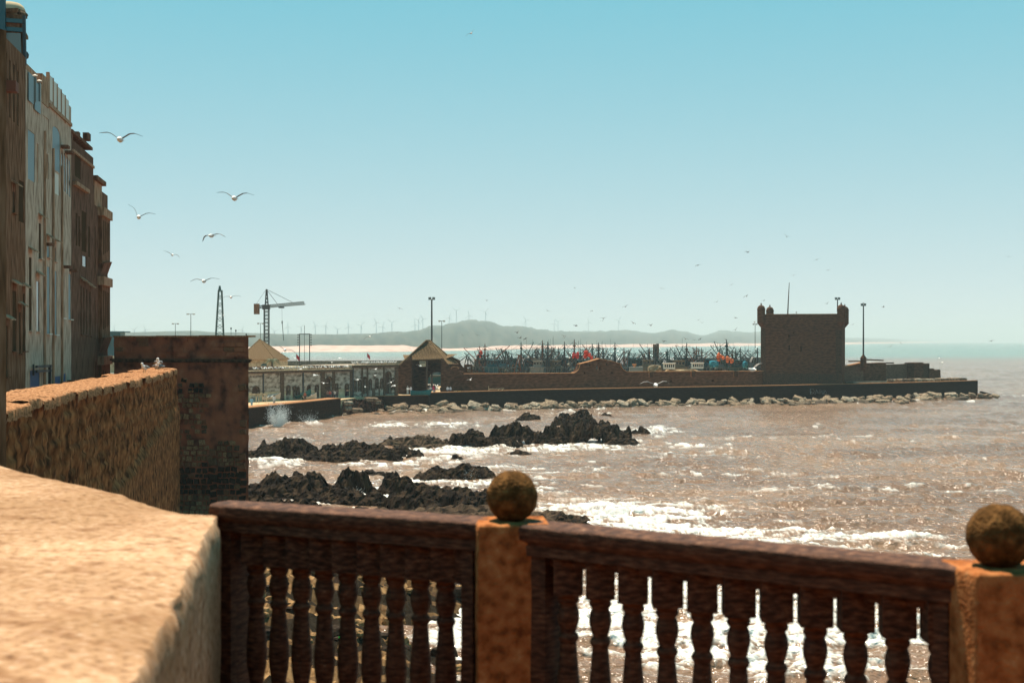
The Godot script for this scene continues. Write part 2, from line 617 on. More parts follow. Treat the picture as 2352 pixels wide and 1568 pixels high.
# a craggy outcrop as a height field: picture columns, row of its waterline, row of its top
func outcrop(called: String, label: String, x0: float, x1: float, yb: float, yt: float, sd: int, deep := 0.6, peak := 0.0, tint := 0.0) -> void:
	var d := EYE * F / (yb - CY)
	var w := (x1 - x0) * d / F
	var dep := clampf(w * deep, 1.2, 9.0)
	var cen := ground_at((x0 + x1) * 0.5, d + dep * 0.5, 0)
	var h := EYE - (yt - CY) * (d + dep * 0.5) / F
	h = maxf(h * 1.3, 0.5)
	var cell := clampf(w / 75.0, 0.09, 0.2)
	var nu := clampi(int(w * 1.25 / cell), 18, 120)
	var nv := clampi(int(dep * 1.36 / cell), 12, 70)
	var a := fnoise(sd, 0.42 / maxf(0.8, sqrt(w) * 0.55), 4)
	a.fractal_type = FastNoiseLite.FRACTAL_RIDGED
	var b := fnoise(sd + 50, 1.5, 3)
	var e := fnoise(sd + 90, 0.5, 3)
	var chip := fnoise(sd + 70, 0.55, 2, FastNoiseLite.TYPE_CELLULAR)
	chip.cellular_return_type = FastNoiseLite.RETURN_DISTANCE2_SUB
	var s := Shape.new()
	var peaks: Array = []
	var r := RandomNumberGenerator.new()
	r.seed = sd
	for k in 3 + int(w / 4.0):
		peaks.append([r.randf_range(-0.75, 0.75), r.randf_range(-0.5, 0.5), r.randf_range(0.55, 1.0), r.randf_range(0.28, 0.5)])
	peaks.append([peak, 0.0, 1.15, 0.38])
	var fn := func(i, j):
		var u: float = 2.0 * i / (nu - 1) - 1.0
		var q: float = 2.0 * j / (nv - 1) - 1.0
		var px: float = u * w * 0.62
		var pz: float = q * dep * 0.68
		var warp: float = e.get_noise_2d(px + cen.x, pz + cen.z)
		var rad: float = u * u + q * q + warp * 0.55
		var env := clampf(1.28 - rad, 0.0, 1.0)
		env = pow(env, 0.42)
		var lump := 0.0
		for pk in peaks:
			var ex: float = (u - pk[0]) / pk[3]
			var ez: float = (q - pk[1]) / (pk[3] * 1.6)
			var e2 := ex * ex + ez * ez
			lump = maxf(lump, pk[2] * exp(-e2 * e2 * 0.8))
		var y: float = h * env * (0.40 + 0.36 * lump + 0.30 * a.get_noise_2d(px + sd * 7.0, pz) + 0.22 * chip.get_noise_2d(px, pz * 1.3)) + 0.06 * minf(h, 2.0) * b.get_noise_2d(px * 0.8, pz * 0.8 + sd)
		var step := 0.28
		y = lerpf(y, floorf(y / step) * step, 0.22)
		y = y - 0.55 * (1.0 - env) - 0.12
		return Vector3(px + 0.16 * b.get_noise_2d(pz * 1.2, px + y), y, pz + 0.2 * b.get_noise_2d(px * 1.2 + 9.0, y * 1.5))
	var mot := fnoise(sd + 20, 0.9, 3)
	var shade := func(i, j):
		var v: float = mot.get_noise_2d(i * cell, j * cell)
		var base := Color(0.016, 0.009, 0.005).lerp(Color(0.085, 0.049, 0.026), clampf(0.3 + v * 1.9, 0, 1))
		return base.lerp(Color(0.20, 0.125, 0.075), tint * clampf(0.6 + v, 0, 1))
	s.grid(nu, nv, fn, shade, true, true)
	var o := put(called, s, M.dark_rock)
	o.position = cen
	tag(o, label, "rock", "dark rocks in the surf")


func build_rocks() -> void:
	var list := [
		["jagged black rock with a brown peak beside the bastion corner", 570, 728, 1058, 1009, 0.6, 0.25],
		["long low black rock with white foam at its right end", 722, 905, 1062, 1017, 0.5, 0.0],
		["black rock shelf trailing right from the long low rock", 845, 960, 1056, 1024, 0.5, 0.3],
		["flat brownish reef behind the middle rocks", 885, 1040, 1030, 1001, 0.45, 0.2],
		["dark rounded rock between the brown reef and tall cluster", 1025, 1132, 1029, 990, 0.6, 0.2],
		["broad black rock with stepped top in the middle cluster", 1138, 1285, 1024, 972, 0.55, -0.3],
		["black rock at the right end of the middle cluster", 1268, 1432, 1020, 966, 0.5, -0.5],
		["big square-shouldered block standing behind the middle cluster", 1280, 1364, 981, 944, 0.8, 0.3],
		["small black rock alone left of the square block", 1188, 1236, 966, 947, 0.7, -0.1],
		["tiny dark rock farthest from the rail near the armour stones", 1374, 1406, 958, 947, 0.6, 0.0],
		["small leaning rock just right of the square block", 1374, 1403, 982, 962, 0.8, -0.4],
		["small rock ringed by white surf at the far right", 1454, 1492, 1001, 977, 0.7, 0.2],
		["little low rock in the foam below the middle cluster", 1028, 1064, 1056, 1041, 0.7, 0.0],
		["thin dark ledge awash right of the little low rock", 1168, 1216, 1043, 1031, 0.6, 0.0],
		["massive black rock against the bastion foot", 570, 800, 1152, 1086, 0.55, 0.1],
		["tall black rock splashed by a wave beside the massive rock", 770, 850, 1144, 1078, 0.8, -0.2],
		["low black rock in the channel behind the splashed rock", 820, 888, 1096, 1077, 0.6, -0.1],
		["dome-shaped black rock left of the ball-topped post", 860, 962, 1146, 1086, 0.75, -0.1],
		["small dark ledge behind the dome-shaped rock", 880, 962, 1092, 1082, 0.5, 0.0],
		["long rock with spray at its right side in the channel", 968, 1128, 1106, 1064, 0.5, 0.0],
		["wide stepped black rock behind the left handrail", 896, 1156, 1178, 1112, 0.45, -0.3],
		["flat weedy reef just above the left handrail", 760, 1300, 1216, 1160, 0.3, 0.1],
		["low rock pile behind the middle post ball", 1255, 1368, 1214, 1183, 0.6, -0.3],
		["flat dark reef at the foot of the bastion corner", 560, 740, 1182, 1136, 0.5, -0.4],
		["low ledge joining the jagged rock to the long low rock", 660, 790, 1064, 1036, 0.5, 0.0],
		["broken ledge between the brown reef and the middle cluster", 1090, 1190, 1030, 1000, 0.5, 0.1],
		["jumbled black rocks filling the gap right of the massive rock", 690, 880, 1164, 1118, 0.45, 0.0],
		["low reef behind the rail right of the dome-shaped rock", 960, 1180, 1196, 1140, 0.4, 0.2],
		["thin broken reef trailing right from the middle cluster", 1380, 1470, 1022, 1002, 0.5, -0.2],
	]
	var k := 0
	for r in list:
		outcrop("sea_rock", r[0], r[1], r[2], r[3], r[4], 300 + k * 7, r[5], r[6], 0.7 if k == 3 or k == 21 else 0.0)
		k += 1
	# the rocky shore under the ramparts
	var a := fnoise(71, 0.16, 5)
	a.fractal_type = FastNoiseLite.FRACTAL_RIDGED
	var b := fnoise(72, 0.9, 4)
	var e := fnoise(73, 0.07, 3)
	var nu := 150
	var nv := 190
	var s := Shape.new()
	var sand := Color(0.36, 0.21, 0.095)
	var rock := Color(0.03, 0.02, 0.013)  # near-black put into the shore colour as shadow gaps between the rocks
	var wet := Color(0.20, 0.115, 0.053)
	var hgt := func(x: float, z: float) -> float:
		var base := clampf((-x - 3.4 + 5.0 * e.get_noise_2d(x, z)) * 0.27, -0.9, 1.7)
		base = lerpf(base, -1.0, smoothstep(-94.0, -104.0, z))
		return base + 0.55 * a.get_noise_2d(x, z * 1.3) + 0.32 * b.get_noise_2d(x, z * 1.4)
	s.grid(nu, nv, func(i, j):
		var x := lerpf(-34.0, 4.0, i / 149.0)
		var z := lerpf(-12.0, -106.0, j / 189.0)
		return Vector3(x, hgt.call(x, z), z), func(i, j):
		var x := lerpf(-34.0, 4.0, i / 149.0)
		var z := lerpf(-12.0, -106.0, j / 189.0)
		var v: float = b.get_noise_2d(x * 1.3 + 40.0, z)
		var cc := wet.lerp(sand, smoothstep(-0.15, 0.15, v + 0.25 * (-x - 11.0) / 8.0))
		return cc.lerp(rock, smoothstep(0.1, 0.34, a.get_noise_2d(x + 31.0, z * 1.6) - 0.02 * (-x - 10.0))), false, true)
	struct("rocky_shore", s, M.shore)
	# boulders lying on it, in sight between the balusters
	var r2 := RandomNumberGenerator.new()
	r2.seed = 12
	var forms := []
	for q in 5:
		forms.append(boulder(700 + q, Color(0.34, 0.20, 0.09) if q < 3 else Color(0.04, 0.027, 0.018)))
	for q in 170:
		var px := r2.randf_range(575, 1080)
		var d := r2.randf_range(56, 96)
		var x := (px - CX) * d / F
		var z := -d
		var y: float = hgt.call(x, z)
		var o := MeshInstance3D.new()
		o.name = numbered("boulder", self)
		o.mesh = forms[q % 5]
		o.material_override = M.armour
		add_child(o, true)
		var sc := r2.randf_range(0.14, 0.5)
		o.transform = Transform3D(Basis(Vector3.UP, r2.randf() * TAU).scaled(Vector3(sc * 1.3, sc * 0.75, sc)), Vector3(x, y + sc * 0.15, z))
		tag(o, "weathered boulder on the rocky shore behind the left balusters", "boulder", "boulders on the shore below the rampart")
	var bt := thing("glass_bottle", "bright green glass bottle lying on the shore rocks", "bottle", Vector3.ZERO)
	var pb := ground_at(778, 59.5, 0)
	pb.y = hgt.call(pb.x, pb.z) + 0.42
	bt.position = pb
	var bs := Shape.new()
	bs.lathe([Vector2(0.0, 0.0), Vector2(0.09, 0.01), Vector2(0.095, 0.30), Vector2(0.04, 0.42), Vector2(0.03, 0.5), Vector2(0.0, 0.51)], Vector3.ZERO, 12)
	put("body", bs, M.bottle_green, bt)
	bt.rotation = Vector3(0, 0.4, -1.35)


func boulder(sd: int, tint: Color, nu := 14, nv := 9) -> ArrayMesh:
	var a := fnoise(sd, 0.9, 3)
	var b := fnoise(sd + 5, 2.2, 2)
	var s := Shape.new()
	s.grid(nu + 1, nv, func(i, j):
		var th: float = TAU * (i % nu) / nu
		var ph: float = PI * j / (nv - 1) - PI / 2
		var dir := Vector3(cos(th) * cos(ph), sin(ph), sin(th) * cos(ph))
		var r := 1.0 + 0.55 * a.get_noise_3dv(dir * 1.3) + 0.25 * b.get_noise_3dv(dir)
		var p := dir * r
		var m := maxf(absf(p.x), maxf(absf(p.y), absf(p.z)))
		return p * lerpf(1.0, 0.85 / maxf(m, 0.3), 0.62), func(i, j):
		var v: float = a.get_noise_2d((i % nu) * 0.7, j * 0.9 + sd)
		return tint * (1.0 + v * 0.9), true, true)
	return s.mesh()


func build_foreground() -> void:
	# eroded parapet top left of the camera: a fan of rows from an inner point to the edge, then down the face
	var rough_ := fnoise(81, 1.1, 4)
	var fine := fnoise(82, 5.0, 4)
	var blotch := fnoise(83, 0.8, 5)
	var pits := fnoise(84, 6.0, 3)
	var path := []
	var a := Vector2(-0.20, 0.8)
	var b := Vector2(-1.205, -5.95)
	var c := Vector2(-3.0, -7.80)
	var e := Vector2(-5.2, -10.0)
	for seg in [[a, b, 150], [b, c, 60], [c, e, 30]]:
		for k in seg[2]:
			path.append((seg[0] as Vector2).lerp(seg[1], float(k) / seg[2]))
	path.append(e)
	var heart := Vector2(-4.6, -3.6)
	var ts := []
	for k in 46:
		ts.append(1.0 - pow(1.0 - k / 45.0, 1.6))
	var down := [[0.006, 0.012], [0.016, 0.035], [0.02, 0.08], [0.02, 0.15], [0.015, 0.25], [0.015, 0.38], [0.01, 0.55], [0.01, 0.75], [0.01, 1.0], [0.0, 1.4], [0.0, 3.0], [0.0, 13.3]]
	var rows := ts.size() + down.size()
	var s := Shape.new()
	s.grid(path.size(), rows, func(i, j):
		var p: Vector2 = path[i]
		var out := (p - heart).normalized()
		var jag := 0.014 * rough_.get_noise_2d(p.x * 3.0, p.y * 3.0) + 0.012 * fine.get_noise_2d(p.x * 2.0, p.y * 2.0)
		var corner := exp(-p.distance_squared_to(b) / 0.12)
		var edge := p + out * (jag - 0.03)
		if j < ts.size():
			var q := heart.lerp(edge, ts[j])
			var near_edge: float = 1.0 - clampf((q - edge).length() / 0.25, 0, 1)
			var y := 13.30 + 0.012 * rough_.get_noise_2d(q.x, q.y) + 0.0025 * fine.get_noise_2d(q.x * 2.0, q.y * 2.0) - 0.018 * near_edge * near_edge
			y -= 0.03 * exp(-(q - Vector2(-1.55, -6.1)).length_squared() / 0.08)
			y += 0.16 * clampf((-q.x - 1.4) / 3.0, 0, 1) * clampf((-q.y - 4.5) / 3.0, 0, 1)
			return Vector3(q.x, y, q.y)
		var dn: Array = down[j - ts.size()]
		var y0 := 13.276 + 0.012 * rough_.get_noise_2d(edge.x, edge.y) + 0.16 * clampf((-edge.x - 1.4) / 3.0, 0, 1) * clampf((-edge.y - 4.5) / 3.0, 0, 1) - 0.02 * corner
		var bump := 0.015 * rough_.get_noise_3d(p.x * 3.0, dn[1] * 4.0, p.y * 3.0)
		var q2 = edge + out * (dn[0] + bump)
		return Vector3(q2.x, y0 - dn[1], q2.y), func(i, j):
		var p: Vector2 = path[i]
		var q: Vector2 = heart.lerp(p, ts[mini(j, ts.size() - 1)])
		var dn: float = 0.0 if j < ts.size() else down[j - ts.size()][1]
		var blot := blotch.get_noise_3d(q.x, dn, q.y)
		var pit := smoothstep(0.22, 0.42, pits.get_noise_3d(q.x, dn, q.y * 1.4))
		var crack := smoothstep(0.09, 0.0, absf(blotch.get_noise_3d(q.x * 1.7 + 30.0, dn * 2.0, q.y * 2.6)))
		var tone_ := Color(0.62, 0.55, 0.47).lerp(Color(0.93, 0.89, 0.85), clampf(0.5 + 1.5 * blot, 0, 1))
		tone_ = tone_.lerp(Color(0.36, 0.25, 0.17), pit * 0.75)
		return tone_.lerp(Color(0.5, 0.38, 0.28), crack * 0.45), true)
	var par := put("stone_parapet", s, M.sandstone)
	tag(par, "broad sunlit eroded sandstone parapet filling the lower left corner", "parapet")
	# unseen wall added behind the camera to shade balusters and posts
	var tw := thing("added_back_wall", "added brown stone wall out of view behind the rampart walk", "wall", Vector3.ZERO)
	var tb := Shape.new()
	tb.box(Vector3(-0.5, 14.6, 2.6), Vector3(13.0, 5.4, 1.2))
	put("wall", tb, M.rampart_stone, tw)
	var tcp := Shape.new()
	tcp.box(Vector3(-0.5, 17.38, 2.6), Vector3(13.3, 0.16, 1.5))
	put("coping", tcp, M.coping, tw)
	# the rampart walk that carries camera and balustrade
	var fl := Shape.new()
	fl.plate(PackedVector2Array([Vector2(0.1, -3), Vector2(-1.3, 6.05), Vector2(-1.05, 6.15), Vector2(0.1, 5.62), Vector2(1.6, 4.5), Vector2(4.2, 2.55), Vector2(4.2, -3)]), Vector3(0, 12.35, 0), Vector3(1, 0, 0), Vector3(0, 0, -1), Vector3(0, -12.8, 0))
	struct("rampart_walk", fl, M.rampart_stone)
	var p0 := Vector3(-1.225, 12.37, -6.03)
	var p1 := Vector3(0.0, 12.37, -5.4)
	var p2 := Vector3(1.475, 12.37, -4.3)
	bay(p0, p1, 10, 0.114, "weathered red-brown wooden balustrade between sandstone parapet and middle post", -0.12)
	bay(p1, p2, 11, 0.140, "weathered red-brown wooden balustrade between the two ball-topped posts", 0.14)
	post(p1, 0.06, "square stone post with mossy ball in the middle of balustrade", 91)
	post(p2, 0.12, "square stone post with mossy ball at the right edge", 95)


func baluster_shape() -> Shape:
	var s := Shape.new()
	s.box(Vector3(0, 0.795, 0), Vector3(0.106, 0.15, 0.106))
	s.box(Vector3(0, 0.06, 0), Vector3(0.112, 0.12, 0.112))
	var pr := []
	for q in [[0.050, 0.12], [0.056, 0.135], [0.052, 0.15], [0.04, 0.165], [0.046, 0.18], [0.05, 0.19], [0.044, 0.20], [0.034, 0.215], [0.042, 0.25], [0.052, 0.30], [0.056, 0.345], [0.053, 0.40], [0.047, 0.45], [0.042, 0.50], [0.038, 0.54], [0.046, 0.55], [0.05, 0.56], [0.044, 0.572], [0.036, 0.58], [0.044, 0.60], [0.052, 0.625], [0.053, 0.64], [0.048, 0.665], [0.040, 0.68], [0.050, 0.69], [0.053, 0.70], [0.047, 0.708], [0.05, 0.715], [0.055, 0.722]]:
		pr.append(Vector2(q[0] * (0.78 if q[1] > 0.13 and q[1] < 0.715 else 1.0), q[1]))
	s.lathe(pr, Vector3.ZERO, 18)
	return s


func bay(a: Vector3, b: Vector3, count: int, step: float, label: String, shift: float) -> void:
	var t := thing("balustrade", label, "balustrade", a)
	var dir := (b - a).normalized()
	var side := Vector3(dir.z, 0, -dir.x)
	var len := a.distance_to(b)
	var rail := Shape.new()
	var prof := PackedVector2Array()
	for q in [[-0.075, -0.055], [-0.078, -0.02], [-0.072, -0.012], [-0.094, 0.004], [-0.096, 0.044], [-0.086, 0.056], [-0.04, 0.06], [0.04, 0.06], [0.086, 0.056], [0.096, 0.044], [0.094, 0.004], [0.072, -0.012], [0.078, -0.02], [0.075, -0.055]]:
		prof.append(Vector2(q[0], q[1]))
	var cut := 0.09
	var wob := fnoise(int(len * 100), 3.0, 3)
	var n := 24
	var o := Vector3(0, 0.892, 0)
	rail.grid(prof.size() + 1, n, func(i, j):
		var q: Vector2 = prof[i % prof.size()]
		var u: float = lerpf(0.0 if shift < 0 else cut, len - cut, j / float(n - 1))
		return o + dir * u + side * q.x + Vector3.UP * (q.y + 0.004 * wob.get_noise_2d(u * 2.0, i)), null, false)
	for cap in [0, n - 1]:
		var u: float = lerpf(0.0 if shift < 0 else cut, len - cut, cap / float(n - 1))
		for i in prof.size() - 2:
			rail.tri(o + dir * u + side * prof[0].x + Vector3.UP * prof[0].y, o + dir * u + side * prof[i + 1].x + Vector3.UP * prof[i + 1].y, o + dir * u + side * prof[i + 2].x + Vector3.UP * prof[i + 2].y)
	put("handrail", rail, M.rail_wood, t)
	var under := Shape.new()
	under.bar(dir * 0.02 + Vector3(0, 0.822, 0), dir * (len - cut) + Vector3(0, 0.822, 0), 0.07, 0.04)
	put("top_beam", under, M.rail_wood, t)
	var low := Shape.new()
	low.bar(dir * 0.02 + Vector3(0, 0.04, 0), dir * (len - cut) + Vector3(0, 0.04, 0), 0.15, 0.08)
	put("bottom_rail", low, M.rail_wood, t)
	var bs := baluster_shape().mesh()
	var half := (count - 1) * 0.5
	var mid := len * 0.5 + (0.0 if shift < 0 else 0.04)
	for k in count:
		var o2 := put("baluster", bs, M.rail_wood, t)
		o2.position = dir * (mid + (k - half) * step) + Vector3(0, -0.018 + 0.0, 0)
		o2.rotation.y = -0.08 + 0.05 * sin(k * 2.7)
	var ends := Shape.new()
	ends.box(dir * (0.045 if shift < 0 else 0.155) + Vector3(0, 0.45, 0), Vector3(0.09, 0.86, 0.13), Basis(dir, Vector3.UP, dir.cross(Vector3.UP)))
	put("end_stile", ends, M.rail_wood, t)
	var ends2 := Shape.new()
	ends2.box(dir * (len - 0.16) + Vector3(0, 0.45, 0), Vector3(0.05, 0.86, 0.13), Basis(dir, Vector3.UP, dir.cross(Vector3.UP)))
	put("end_stile", ends2, M.rail_wood, t)


func post(p: Vector3, turn: float, label: String, sd: int) -> void:
	var t := thing("stone_post", label, "post", p)
	t.rotation.y = turn
	var r := fnoise(sd, 3.0, 3)
	var s := Shape.new()
	var w := 0.138
	var n := 33
	var ringp := []
	for k in 8:
		for m in 4:
			pass
	var per := []
	var c := 0.012
	for q in [[-1, 1], [1, 1], [1, -1], [-1, -1]]:
		var cx: float = q[0] * w
		var cz: float = q[1] * w
		per.append([cx, cz, q])
	var outline := []
	for k in 4:
		var A: Array = per[k]
		var B: Array = per[(k + 1) % 4]
		for m in 8:
			var f := lerpf(0.025, 0.975, m / 7.0)
			outline.append(Vector2(lerpf(A[0], B[0], f), lerpf(A[1], B[1], f)))
	var hs := []
	for k in 26:
		hs.append(k / 25.0 * 0.94)
	s.grid(outline.size() + 1, hs.size() + 3, func(i, j):
		var q: Vector2 = outline[i % outline.size()]
		if j < hs.size():
			return Vector3(q.x, hs[j], q.y) + Vector3(q.x, 0, q.y).normalized() * 0.007 * r.get_noise_3d(q.x * 3.0, hs[j], q.y * 3.0)
		var sh: float = [0.93, 0.5, 0.0][j - hs.size()]
		return Vector3(q.x * sh, 0.952 + 0.006 * r.get_noise_2d(q.x * sh * 4.0, q.y * sh * 4.0), q.y * sh), null, false)
	put("shaft", s, M.post_stone, t)
	var ball := Shape.new()
	var nb := fnoise(sd + 1, 1.3, 4)
	ball.grid(41, 25, func(i, j):
		var th: float = TAU * (i % 40) / 40.0
		var ph: float = PI * j / 24.0 - PI / 2
		var dir := Vector3(cos(th) * cos(ph), sin(ph), sin(th) * cos(ph))
		return dir * 0.098 * (1.0 + 0.05 * nb.get_noise_3dv(dir * 2.0) + 0.02 * nb.get_noise_3dv(dir * 8.0)) + Vector3(0, 1.042, 0), null, true)
	put("ball", ball, M.ball_stone, t)


func wall_x(d: float, x0: float) -> float:
	return -0.1462 * d + x0

func build_curtain() -> void:
	var along := Vector3(-0.1462, 0, -1).normalized()
	var out := Vector3(1, 0, -0.1462).normalized()
	# the long rampart wall: courses of eroded blocks, each proud or worn back by its own amount
	var t := thing("rampart_wall", "long eroded brown rampart wall with gulls resting on top", "wall", Vector3.ZERO)
	var r := RandomNumberGenerator.new()
	r.seed = 31
	var bu := 0.62
	var bv := 0.42
	var nb := 108
	var mb := 29
	var offs := []
	for k in (nb + 1) * (mb + 1):
		offs.append(r.randf())
	var n1 := fnoise(101, 0.5, 4)
	var n2 := fnoise(102, 2.4, 3)
	var d0 := 26.0
	var s := Shape.new()
	var nu := nb * 4 + 1
	var nv := mb * 4 + 1
	s.grid(nu, nv, func(i, j):
		var u: float = i * bu / 4.0
		var h: float = j * bv / 4.0
		var row: int = mini(j / 4, mb)
		var sh: float = i + (2 if row % 2 else 0)
		var blk: int = mini(int(sh / 4.0), nb)
		var inb := fposmod(sh, 4.0)
		var joint := 1.0 if inb < 0.5 or j % 4 == 0 else 0.0
		var line := 5.2 + (u / 64.0) * 4.6
		var worn: float = smoothstep(line - 0.25, line + 0.2, h + 0.5 * n1.get_noise_2d(u * 1.5, 3.0))
		var q: float = offs[row * (nb + 1) + blk]
		var groove: float = n1.get_noise_2d(u * 3.2, h * 0.35)
		var fine_groove: float = n2.get_noise_2d(u * 1.6, h * 0.22)
		var dep := lerpf(0.03 * q, -0.16 - 0.10 * q, worn)
		dep += lerpf(0.05, 0.26, worn) * groove + lerpf(0.05, 0.10, worn) * fine_groove + 0.03 * n2.get_noise_2d(u, h) - joint * lerpf(0.015, 0.04, worn)
		var d := d0 + u * 0.9895
		return Vector3(wall_x(d, -8.1), h - 0.2, -d) + out * dep, null, false)
	put("face", s, M.rampart_stone, t)
	var core := Shape.new()
	core.hexa([
		Vector3(wall_x(26, -10.2), -0.5, -26), Vector3(wall_x(26, -8.55), -0.5, -26), Vector3(wall_x(26, -10.2), 12.0, -26), Vector3(wall_x(26, -8.55), 12.0, -26),
		Vector3(wall_x(92, -10.2), -0.5, -92), Vector3(wall_x(92, -8.55), -0.5, -92), Vector3(wall_x(92, -10.2), 12.0, -92), Vector3(wall_x(92, -8.55), 12.0, -92)])
	put("core", core, M.rampart_stone, t)
	# coping blocks, one by one
	var u := 4.0
	while u < 64.6:
		var l := r.randf_range(1.5, 2.6)
		if u + l > 65.2:
			l = 65.2 - u
		var cs := Shape.new()
		var top := r.randf_range(-0.07, 0.09)
		var over := r.randf_range(-0.12, 0.10)
		var sd := r.randi() % 1000
		var q := fnoise(sd, 1.6, 3)
		var uu := u
		cs.grid(13, 11, func(i, j):
			# i runs across the wall: back edge, top, front edge and down; j along the wall
			var f: float = j / 10.0
			var d := d0 + (uu + f * (l - 0.05)) * 0.9895
			var back := wall_x(d, -10.2)
			var front := wall_x(d, -8.02 + over)
			var prof: Array = [[0.0, -0.3], [0.0, 0.0], [0.06, 0.02], [0.16, 0.03], [0.28, 0.03], [0.4, 0.03], [0.52, 0.03], [0.64, 0.03], [0.76, 0.02], [0.88, 0.01], [0.965, -0.015], [1.0, -0.09], [0.99, -0.36]][i]
			var edge := 0.09 * q.get_noise_2d(f * l * 2.0, i * 0.4)
			var y: float = 12.24 + top + prof[1] + 0.07 * q.get_noise_2d(f * l, i * 0.5 + 20.0)
			if j == 0 or j == 10:
				y -= 0.05
			return Vector3(lerpf(back, front, prof[0]) + (edge if i > 8 else 0.0), y, -d), null, false)
		var endq := Shape.new()
		put("coping_stone", cs, M.coping, t)
		u += l
	# near strip of wall at the left edge of the frame
	var nr := thing("near_turret", "narrow dark plaster edge of a nearer wall along the left frame", "wall", Vector3.ZERO)
	var ns := Shape.new()
	ns.hexa([Vector3(-16, 6, -36), Vector3(-10.75, 6, -30.2), Vector3(-16, 22.1, -36), Vector3(-10.75, 20.6, -30.2), Vector3(-16, 6, -29), Vector3(-11.2, 6, -29), Vector3(-16, 20.6, -29), Vector3(-11.2, 20.6, -29)])
	put("wall", ns, M.plaster_brown, nr)
	build_bastion()


func build_bastion() -> void:
	var z := -95.0
	var xl := -26.6
	var xr := -17.62
	var top := 14.32
	var t := thing("stone_bastion", "square red plastered stone bastion with moulded band at wall's end", "bastion", Vector3.ZERO)
	var n1 := fnoise(111, 0.35, 4)
	var s := Shape.new()
	# body: front face as a gently uneven grid, other sides plain
	s.grid(60, 90, func(i, j):
		var x := lerpf(xl, xr, i / 59.0)
		var y := lerpf(-0.6, top, j / 89.0)
		return Vector3(x + (0.05 * n1.get_noise_2d(y * 3.0, 5.0) if i > 56 or i < 3 else 0.0), y, z + 0.10 * n1.get_noise_2d(x, y)), null, false)
	s.quad(Vector3(xr, -0.6, z), Vector3(xr - 3.4, -0.6, z - 16), Vector3(xr - 3.4, top, z - 16), Vector3(xr, top, z))
	s.quad(Vector3(xl, -0.6, z - 16), Vector3(xl, -0.6, z), Vector3(xl, top, z), Vector3(xl, top, z - 16))
	s.quad(Vector3(xl, top - 0.02, z), Vector3(xr, top - 0.02, z), Vector3(xr - 3.4, top - 0.02, z - 16), Vector3(xl, top - 0.02, z - 16))
	put("wall", s, M.red_plaster, t)
	var r := RandomNumberGenerator.new()
	r.seed = 77
	var cord := Shape.new()
	cord.bar(Vector3(xl - 0.25, 12.78, z - 0.05), Vector3(xr + 0.17, 12.74, z - 0.05), 0.5, 0.15)
	cord.bar(Vector3(xl - 0.12, 12.66, z - 0.05), Vector3(xr + 0.10, 12.62, z - 0.05), 0.36, 0.10)
	put("cordon", cord, M.dark_course, t)
	# flat coping course
	var x := xl - 0.05
	while x < xr - 0.1:
		var l := minf(r.randf_range(0.9, 1.8), xr + 0.03 - x)
		var cp := Shape.new()
		cp.box(Vector3(x + l * 0.5, top + 0.02 + r.randf_range(-0.02, 0.02), z - 1.2), Vector3(l - 0.02, 0.11, 2.7))
		put("coping_stone", cp, M.coping, t)
		x += l
	# joints between the courses above the band
	for row in 4:
		var y := 12.98 + row * 0.34
		var px := xl + r.randf_range(0, 0.3)
		while px < xr - 0.2:
			var l := minf(r.randf_range(0.5, 1.1), xr - px)
			if r.randf() < 0.42 or px > xr - 1.2:
				var bk := Shape.new()
				bk.box(Vector3(px + l * 0.5, y + 0.15, z + r.randf_range(0.01, 0.06)), Vector3(l - 0.04, 0.29, 0.16))
				put("block", bk, M.rubble_4 if r.randf() < 0.35 else M.red_plaster, t)
			px += l
	# rubble where the plaster has fallen: columns of the picture and rows give its outline
	var forms := []
	for k in 6:
		var fr := RandomNumberGenerator.new()
		fr.seed = 500 + k
		var f := Shape.new()
		var pts := []
		for q in 8:
			var inward := 0.78 if q & 4 else 1.0
			pts.append(Vector3((0.5 if q & 1 else -0.5) * inward * fr.randf_range(0.66, 1.0), (0.5 if q & 2 else -0.5) * inward * fr.randf_range(0.66, 1.0), 0.5 if q & 4 else -0.5))
		f.hexa(pts)
		forms.append(f.mesh())
	var m := 95.0 / F
	var count := 0
	var stone := func(px: float, py: float, w: float, h: float, mat: Material, called: String):
		var o := put(called, forms[r.randi() % 6], mat, t)
		var p := at(px, py, 95.0)
		var dep := r.randf_range(0.12, 0.26)
		o.transform = Transform3D(Basis(Vector3.FORWARD, r.randf_range(-0.22, 0.22)).scaled_local(Vector3(w * m, h * m, dep)), Vector3(p.x, p.y, z + 0.03 + r.randf_range(0.0, 0.06)))
	var tone := func(px: float, py: float) -> Material:
		var q := n1.get_noise_2d(px * 0.12, py * 0.12)
		var band := 1.0 - absf(py - 1103.0 - 20.0 * q) / 34.0
		if band > 0.05 and r.randf() < 0.93:
			return M.rubble_3
		if py < 905.0 and px < 465.0:
			return M.rubble_3 if r.randf() < 0.6 else M.rubble_2
		return M["rubble_%d" % [0, 1, 2, 0, 4, 1][r.randi() % 6]]
	for zone in [[405, 478, 868, 1172], [497, 545, 1012, 1172]]:
		var py: float = zone[2]
		while py < zone[3]:
			var rh := r.randf_range(9.5, 15.0)
			var px: float = zone[0] + r.randf_range(0, 3)
			while px < zone[1] - 3:
				var w := r.randf_range(8.5, 17.0)
				var keep := 1.0
				if zone[0] < 450 and py < 1020:
					keep = 0.80 - 0.6 * smoothstep(452, 480, px)
					if py > 985 or py < 900:
						keep *= 0.6
				if r.randf() < keep and count < 296:
					var q := Vector2(px + w * 0.5, py + rh * 0.5)
					stone.call(q.x, q.y, w + 0.4, rh + 0.3, tone.call(q.x, q.y), "stone")
					count += 1
				px += w
			py += rh
